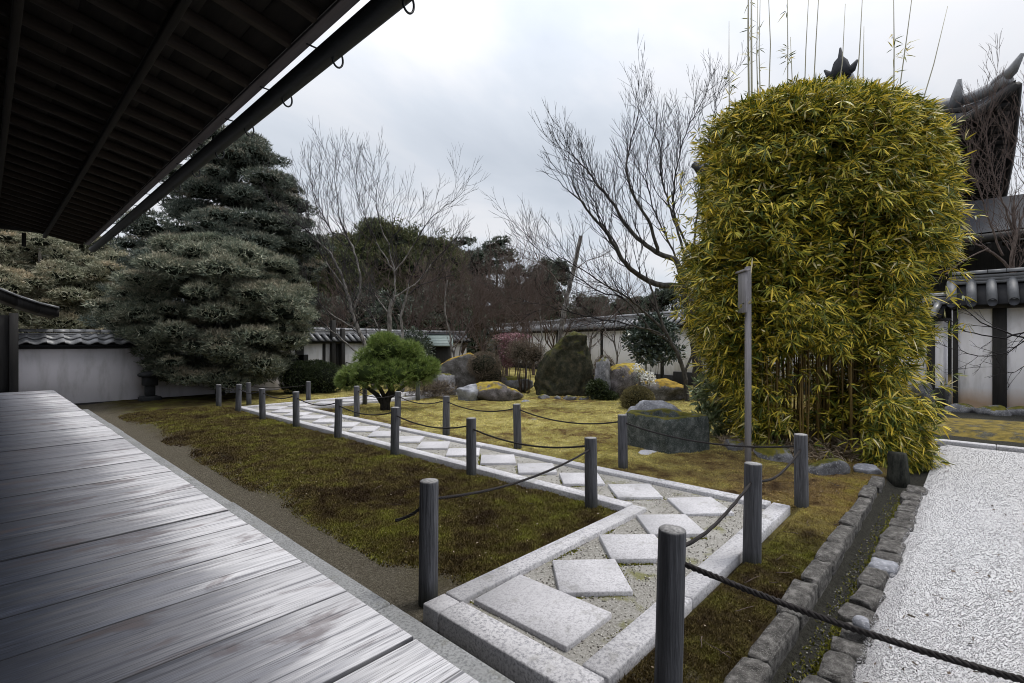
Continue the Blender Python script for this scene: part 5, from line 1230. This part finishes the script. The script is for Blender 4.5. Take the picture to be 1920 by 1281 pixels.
# ================================================================== BACKGROUND TREES
def cedar(px, d, ztop, R, label, rs, m=CEDAR, zlo=1.0, n=130, per=260, spikes=26):
    c = at(px, 641, d); P_ = layered_pads(rs, R, zlo, ztop - .6, n, ([0, .5, .85, 1], [1, 1, .9, .62]), (.6, 1.1), .8, .55); P_ += layered_pads(rs, R * .7, zlo, ztop - 1, n // 4, ([0, .5, 1], [1, 1, .6]), (.8, 1.4), .9, .1)
    for i in range(spikes):
        a = rs.rand() * 6.28; r_ = R * .8 * math.sqrt(rs.rand()); s = rs.uniform(.12, .2); P_.append((r_ * math.cos(a), r_ * math.sin(a), ztop - .5 + rs.uniform(-.1, .5), s, s, s * 3.6))
    return foliage_tree('cedar', (c.x, c.y, 0), label, 'tree', 'dense dark conifers behind the wall', rs, P_, per, .26, .03, m, [([(0, 0, 0), (0, 0, ztop * .8)], .25, .08)], BARKD, k=3, up=1.2, tip=.5, tip_h=.2)
rs = np.random.RandomState(55)
cedar(615, 33, 7.9, 2.3, 'olive conifer with spiky top right beside the tall conical conifer', rs)
cedar(665, 36, 9.3, 2.6, 'broad flat-topped dark conifer, left of the three behind the bare white-barked trees', rs, n=150)
cedar(735, 37, 10.4, 2.9, 'broad flat-topped dark conifer, middle of the three behind the bare white-barked trees', rs, n=170)
cedar(800, 38, 9.6, 2.6, 'broad flat-topped dark conifer, right of the three behind the bare white-barked trees', rs, n=150)
def evergreen(px, d, ztop, R, label, rs, zlo=1.5, n=55, per=240, m=EVERG):
    c = at(px, 641, d); P_ = layered_pads(rs, R, zlo, ztop - .5, n, ([0, .3, .7, 1], [.7, 1, .9, .4]), (.6, 1.15), .6, .3)
    return foliage_tree('evergreen_tree', (c.x, c.y, 0), label, 'tree', 'round evergreens behind the wall', rs, P_, per, .24, .045, m, [([(0, 0, 0), (.2, 0, ztop * .5), (0, 0, ztop * .85)], .22, .06)], BARKD, k=3, up=.4, jit=1.0, noise_cut=-.12)
evergreen(868, 46, 12.0, 2.8, 'round dark evergreen just right of the flat-topped conifers', rs)
evergreen(930, 48, 12.2, 2.5, 'dark evergreen with a notched crown, second right of the flat-topped conifers', rs)
evergreen(985, 50, 9.6, 3.0, 'low dark evergreen behind the pink-blossomed shrub', rs)
evergreen(1035, 50, 10.2, 2.6, 'dark evergreen standing behind the pale leaning trunk', rs)
evergreen(1105, 52, 6.6, 3.2, 'low evergreen over the long wall above the standing stone', rs)
evergreen(1185, 50, 6.4, 3.0, 'low evergreen over the long wall left of the big bare maple', rs)
evergreen(1260, 46, 6.8, 3.2, 'low evergreen over the long wall at the left edge of the bamboo', rs)
evergreen(840, 33, 5.6, 2.6, 'dark low evergreen over the copper-roofed shed', rs, .5)
evergreen(700, 30, 5.0, 3.0, 'dark low evergreen closing the gap behind the small pine', rs, .5)
evergreen(610, 30, 4.6, 2.6, 'dark low evergreen behind the gate roof', rs, .5)
# far-off wood
P_ = []
for i in range(150):
    px = RNG.uniform(-350, 2300); d = RNG.uniform(70, 95); c = at(px, 641, d); P_.append((c.x, c.y, RNG.uniform(1.0, 5.5), 4.5, 4.5, 3.2))
V, F, A, cV, cF = pad_cloud(rs, P_, 150, .8, .12, k=3, up=.6)
o = mk('far_wood', np.concatenate([V, cV]), np.concatenate([F, cF + len(V)]), EVERG); tag(o, 'dark distant wood closing the horizon beyond the walls', 'wood', kind='stuff')

# ================================================================== BARE TREES
def L_(pts, d): return [at(x, y, d + (q[0] if q else 0)) for x, y, *q in pts]
GB = 'bare deciduous trees of the garden'
def tree_from(label, d, limbs, base, seed, twig=TWIGD, bark=BARKD, lev=2, name='bare_tree', maxlev=2):
    rg = random.Random(seed); TT = []; W = Segs()
    for pts, r0, r1, kw in limbs:
        S2 = Segs(); limb(S2, rg, L_(pts, d), r0 * .74, r1, min(kw.get('lev', lev), maxlev), kw.get('L', .9) * 1.0, kw.get('up', .06) + .015, kw.get('ang', .52), kw.get('dens', .45) * 2.6, kw.get('wob', .10), kw.get('start', .22), kw.get('rmin', .0042), kw.get('tip', True))
        TT.append(Segs())
        for a, b, r, q in zip(S2.a, S2.b, S2.r, S2.q): (TT[-1] if r > .020 else W).add(a, b, r, q)
    c = at(base[0], base[1], d); return bare_tree(name, label, TT, W, bark, twig, GB, (c.x, c.y, 0))
# the big maple left of the bamboo, trunk half behind it
tree_from('large bare maple spreading dark limbs to the left of the bamboo', 14.0, [
    ([(1312, 760), (1308, 690), (1300, 620), (1290, 560), (1275, 515)], .20, .15, dict(dens=0, tip=False)),
    ([(1290, 560), (1272, 538), (1230, 534), (1204, 521), (1171, 494, -.4), (1137, 435, -.7), (1116, 414, -.8), (1090, 380, -1.0), (1066, 358, -1.1)], .13, .012, dict(L=1.15, dens=.75, up=.09, rmin=.0050)),
    ([(1275, 515), (1268, 490), (1230, 473, .3), (1179, 431, .5), (1150, 384, .7), (1124, 350, .9), (1099, 317, 1.0), (1070, 290, 1.1)], .11, .010, dict(L=1.1, dens=.75, up=.09, rmin=.0050)),
    ([(1234, 474), (1217, 418, -.3), (1192, 376, -.4), (1179, 342, -.5), (1175, 308, -.5), (1188, 245, -.6), (1200, 205, -.7)], .07, .008, dict(L=1.0, lev=3, dens=.5, up=.1)),
    ([(1290, 500, .4), (1255, 385, .5), (1242, 342, .5), (1238, 279, .6), (1215, 228, .6)], .06, .008, dict(L=1.0, lev=3, dens=.5, up=.1)),
    ([(1300, 480, .6), (1263, 393, .8), (1280, 266, .9), (1312, 200, 1.0)], .055, .008, dict(L=1.0, lev=3, dens=.55, up=.1)),
    ([(1290, 540, .2), (1262, 470, .3), (1228, 400, .2), (1212, 330, .1), (1222, 270, 0)], .05, .007, dict(L=1.0, dens=.6, up=.1)),
    ([(1171, 494, -.4), (1150, 450, -.2), (1130, 420, -.1), (1110, 370, 0), (1095, 330, 0)], .035, .006, dict(L=1.0, dens=.6, up=.1)),
    ([(1300, 480, .6), (1310, 380, .8), (1330, 270, .9), (1345, 180, 1.0)], .05, .008, dict(L=.9, lev=3, dens=.5, up=.1)),
], (1312, 745), 11, lev=2, maxlev=2)
tree_from('bare slanting tree with grey trunk rising between the camellia and the bamboo', 13.6, [
    ([(1290, 752), (1283, 700), (1268, 658), (1251, 629), (1238, 600), (1221, 540), (1213, 520)], .095, .02, dict(dens=.15, L=.6)),
    ([(1251, 629), (1213, 590), (1170, 555, -.3), (1129, 532, -.5), (1103, 515, -.6), (1078, 498, -.8), (1050, 484, -.9)], .055, .008, dict(L=.9, lev=3, dens=.45)),
    ([(1268, 658), (1236, 625), (1200, 615, -.4), (1145, 602, -.6), (1085, 590, -.9), (1020, 572, -1.1)], .04, .006, dict(L=.7, dens=.35, up=.03)),
    ([(1283, 700), (1300, 660), (1310, 600)], .05, .02, dict(L=.6, dens=.2)),
    ([(1251, 629), (1225, 625), (1170, 560, .3), (1120, 545, .5), (1010, 470, .6), (985, 440, .7)], .035, .006, dict(L=.8, dens=.4)),
], (1290, 745), 12)
# group behind the small pine
tree_from('pale-barked leaning cherry, leftmost of the bare trees behind the small pine', 17.0, [
    ([(705, 745), (695, 690), (686, 655), (672, 619), (661, 588), (651, 549), (636, 509), (620, 476), (596, 454), (565, 425)], .13, .012, dict(L=1.1, lev=3, dens=.35, up=.1)),
    ([(672, 619), (642, 603), (611, 582), (587, 552), (575, 530)], .045, .010, dict(L=.7, dens=.35)),
    ([(690, 670), (669, 660), (627, 625), (600, 600), (578, 582)], .045, .010, dict(L=.6, dens=.3)),
    ([(661, 588), (675, 549), (672, 503), (663, 467), (645, 440), (623, 436, .3), (596, 381, .4), (580, 335, .5)], .06, .007, dict(L=1.2, lev=3, dens=.5, up=.12)),
    ([(663, 467), (640, 420, .2), (632, 370, .3), (628, 335, .3)], .03, .006, dict(L=1.0, lev=3, dens=.6, up=.12)),
    ([(651, 549), (618, 500), (600, 470), (570, 390), (555, 370)], .035, .006, dict(L=.9, lev=3, dens=.5, up=.1)),
], (705, 745), 13, TWIGP, BARKP)
tree_from('pale-barked cherry fanning out to the right behind the small pine', 17.6, [
    ([(726, 745), (728, 680), (730, 622), (730, 588), (738, 561)], .12, .08, dict(dens=0, tip=False)),
    ([(738, 561), (760, 545), (779, 534), (795, 515), (809, 497), (825, 478), (842, 458)], .05, .008, dict(L=1.0, lev=3, dens=.55, up=.05)),
    ([(738, 561), (741, 535), (739, 509), (730, 460), (745, 436), (750, 420)], .05, .008, dict(L=1.1, lev=3, dens=.5, up=.1)),
    ([(730, 588), (718, 575), (703, 555), (685, 540), (666, 527)], .04, .008, dict(L=.9, lev=3, dens=.5, up=.1)),
    ([(739, 509), (770, 470), (800, 420), (825, 395), (850, 378)], .035, .006, dict(L=1.0, lev=3, dens=.55, up=.08)),
    ([(730, 460), (712, 420), (705, 370), (712, 330)], .035, .006, dict(L=1.1, lev=3, dens=.6, up=.12)),
    ([(739, 509), (715, 470), (690, 420), (670, 360), (668, 330)], .035, .006, dict(L=1.1, lev=3, dens=.6, up=.12)),
], (726, 745), 14, TWIGP, BARKP)
tree_from('slim pale bare tree, rightmost of the group behind the small pine', 16.6, [
    ([(756, 745), (755, 690), (754, 625), (753, 588), (763, 555)], .06, .04, dict(dens=0, tip=False)),
    ([(763, 555), (775, 545), (790, 535), (820, 525), (846, 517)], .025, .007, dict(L=.8, dens=.4, up=.04)),
    ([(763, 555), (768, 530), (785, 490), (800, 460)], .03, .007, dict(L=.9, lev=3, dens=.5, up=.08)),
    ([(753, 588), (735, 560), (712, 540)], .025, .007, dict(L=.7, dens=.4, up=.08)),
    ([(713, 700), (713, 628), (690, 582), (672, 564), (655, 530)], .045, .008, dict(L=.8, dens=.35, up=.1)),
], (756, 745), 15, TWIGP, BARKP)
tree_from('thin pale forked tree leaning over the copper-roofed shed', 17.2, [
    ([(868, 745), (858, 690), (847, 655), (843, 625), (835, 590), (834, 558), (838, 535), (842, 500)], .075, .012, dict(L=.9, dens=.25, up=.06)),
    ([(858, 690), (866, 640), (884, 600), (902, 565), (930, 545)], .04, .008, dict(L=.8, dens=.4, up=.04)),
    ([(847, 655), (880, 620), (905, 600), (940, 585)], .03, .007, dict(L=.7, dens=.4, up=.03)),
    ([(834, 558), (860, 530), (870, 500)], .02, .006, dict(L=.7, dens=.4, up=.06)),
], (868, 745), 16, TWIGB, BARKP)
tree_from('thin pale stems of a bare tree above the pink-blossomed shrub', 17.4, [
    ([(1008, 745), (1010, 692), (1013, 656), (1016, 622), (1012, 580), (1020, 540)], .06, .012, dict(L=.9, dens=.35, up=.06)),
    ([(985, 745), (987, 690), (988, 640), (985, 590), (975, 540), (970, 500)], .04, .008, dict(L=.9, dens=.45, up=.06)),
    ([(1012, 640), (975, 600), (945, 570), (915, 545)], .025, .007, dict(L=.8, dens=.5, up=.03)),
    ([(910, 745), (905, 680), (900, 620), (896, 560)], .03, .008, dict(L=.9, dens=.5, up=.05)),
], (1008, 745), 17, TWIGB, BARKP)
tree_from('pale leaning trunk without crown rising above the long wall', 18.6, [
    ([(1040, 745), (1046, 680), (1052, 620), (1060, 570), (1075, 510), (1089, 443)], .15, .07, dict(L=1.0, dens=.10, up=.05, tip=False)),
    ([(1062, 560), (1040, 520), (1010, 490), (998, 455)], .035, .007, dict(L=.9, dens=.5, up=.06)),
    ([(1075, 510), (1100, 490), (1130, 480)], .025, .006, dict(L=.8, dens=.4, up=.06)),
], (1040, 745), 18, TWIGB, BARKP)
tree_from('crooked pale forked tree just right of the standing stone', 17.4, [
    ([(1106, 745), (1106, 653), (1115, 630), (1134, 608), (1154, 590), (1175, 560), (1180, 520)], .07, .010, dict(L=.8, dens=.3, up=.06)),
    ([(1152, 745), (1155, 689), (1154, 650), (1137, 627), (1128, 600), (1120, 560)], .05, .010, dict(L=.8, dens=.35, up=.06)),
    ([(1154, 650), (1152, 610), (1160, 570), (1150, 540)], .03, .008, dict(L=.8, dens=.4, up=.06)),
], (1106, 745), 19, TWIGB, BARKP)
# brown scrub between the evergreens and the wall
for i, (px, d, zt, l_) in enumerate(((860, 24, 5.2, 'brown bare young tree behind the copper-roofed shed'), (905, 25, 5.4, 'brown bare young tree above the clipped brown shrub'), (950, 24, 5.3, 'brown bare young tree above the pink blossom'), (1000, 25, 5.0, 'brown bare young tree left of the pale leaning trunk'), (1045, 25, 4.8, 'brown bare young tree just behind the pale leaning trunk'), (1110, 26, 3.9, 'low brown bare tree above the standing stone'), (1190, 25, 3.8, 'low brown bare tree above the wall by the camellia'), (640, 23, 5.0, 'brown bare young tree behind the gate'), (770, 23, 5.0, 'brown bare young tree behind the shed bush'))):
    rg = random.Random(500 + i); T, W = Segs(), Segs(); c = at(px, 641, d)
    for k in range(5):
        S2 = Segs(); a = rg.uniform(0, 6.28); grow(S2, rg, Vector((c.x, c.y, .8)), Vector((math.cos(a) * .45, math.sin(a) * .45, 1)), zt * .62, .05, 3, .05, .12, .6, .52, .006)
        for aa, b, r, q in zip(S2.a, S2.b, S2.r, S2.q): (T if r > .022 else W).add(aa, b, r, q)
    T.add(Vector((c.x, c.y, -.1)), Vector((c.x, c.y, .85)), .09, .07)
    bare_tree('bare_tree', l_, T, W, BARKB, TWIGB, 'brown bare young trees behind the wall', (c.x, c.y, 0))
# right-hand trees
tree_from('bare tree with many reddish twigs in front of the temple gate roofs', 14.5, [
    ([(1908, 660), (1906, 600), (1905, 549), (1897, 492), (1905, 440), (1900, 400)], .12, .04, dict(L=1.2, dens=.4, up=.06)),
    ([(1900, 520), (1882, 492), (1850, 468), (1830, 459), (1800, 430), (1790, 400)], .06, .008, dict(L=1.1, dens=.5, up=.08)),
    ([(1905, 440), (1880, 380), (1860, 320), (1850, 250), (1862, 200)], .04, .007, dict(L=1.1, dens=.6, up=.1)),
    ([(1905, 440), (1925, 380), (1930, 300), (1920, 240)], .04, .007, dict(L=1.1, dens=.6, up=.1)),
    ([(1880, 480), (1850, 400), (1830, 330), (1815, 260)], .04, .007, dict(L=1.0, dens=.6, up=.1)),
    ([(1850, 468), (1822, 480), (1800, 495), (1777, 511)], .035, .007, dict(L=.6, dens=.3)),
    ([(1905, 549), (1940, 480), (1960, 420)], .05, .007, dict(L=1.1, dens=.5, up=.1)),
], (1908, 745), 31, TWIGB, BARKB)
tree_from('bare weeping branches reaching in from the right before the near white wall', 10.2, [
    ([(2060, 780), (2055, 700), (2040, 640), (2020, 600)], .10, .06, dict(dens=0, tip=False)),
    ([(2030, 640), (1965, 640), (1920, 633), (1880, 622), (1840, 606), (1815, 585)], .035, .008, dict(L=.45, dens=.25, up=-.02, lev=1)),
    ([(2020, 600), (1960, 610), (1900, 630), (1855, 631), (1810, 622), (1765, 600)], .03, .007, dict(L=.45, dens=.25, up=-.03, lev=1)),
    ([(2030, 640), (1960, 625), (1920, 640), (1890, 660), (1855, 669), (1815, 664), (1790, 656)], .022, .006, dict(L=.5, dens=.35, up=-.03, lev=1)),
    ([(1960, 660), (1920, 690), (1895, 700), (1875, 690)], .012, .005, dict(L=.5, dens=.4, up=-.03, lev=1)),
], (2060, 745), 32, TWIGD, BARKD)
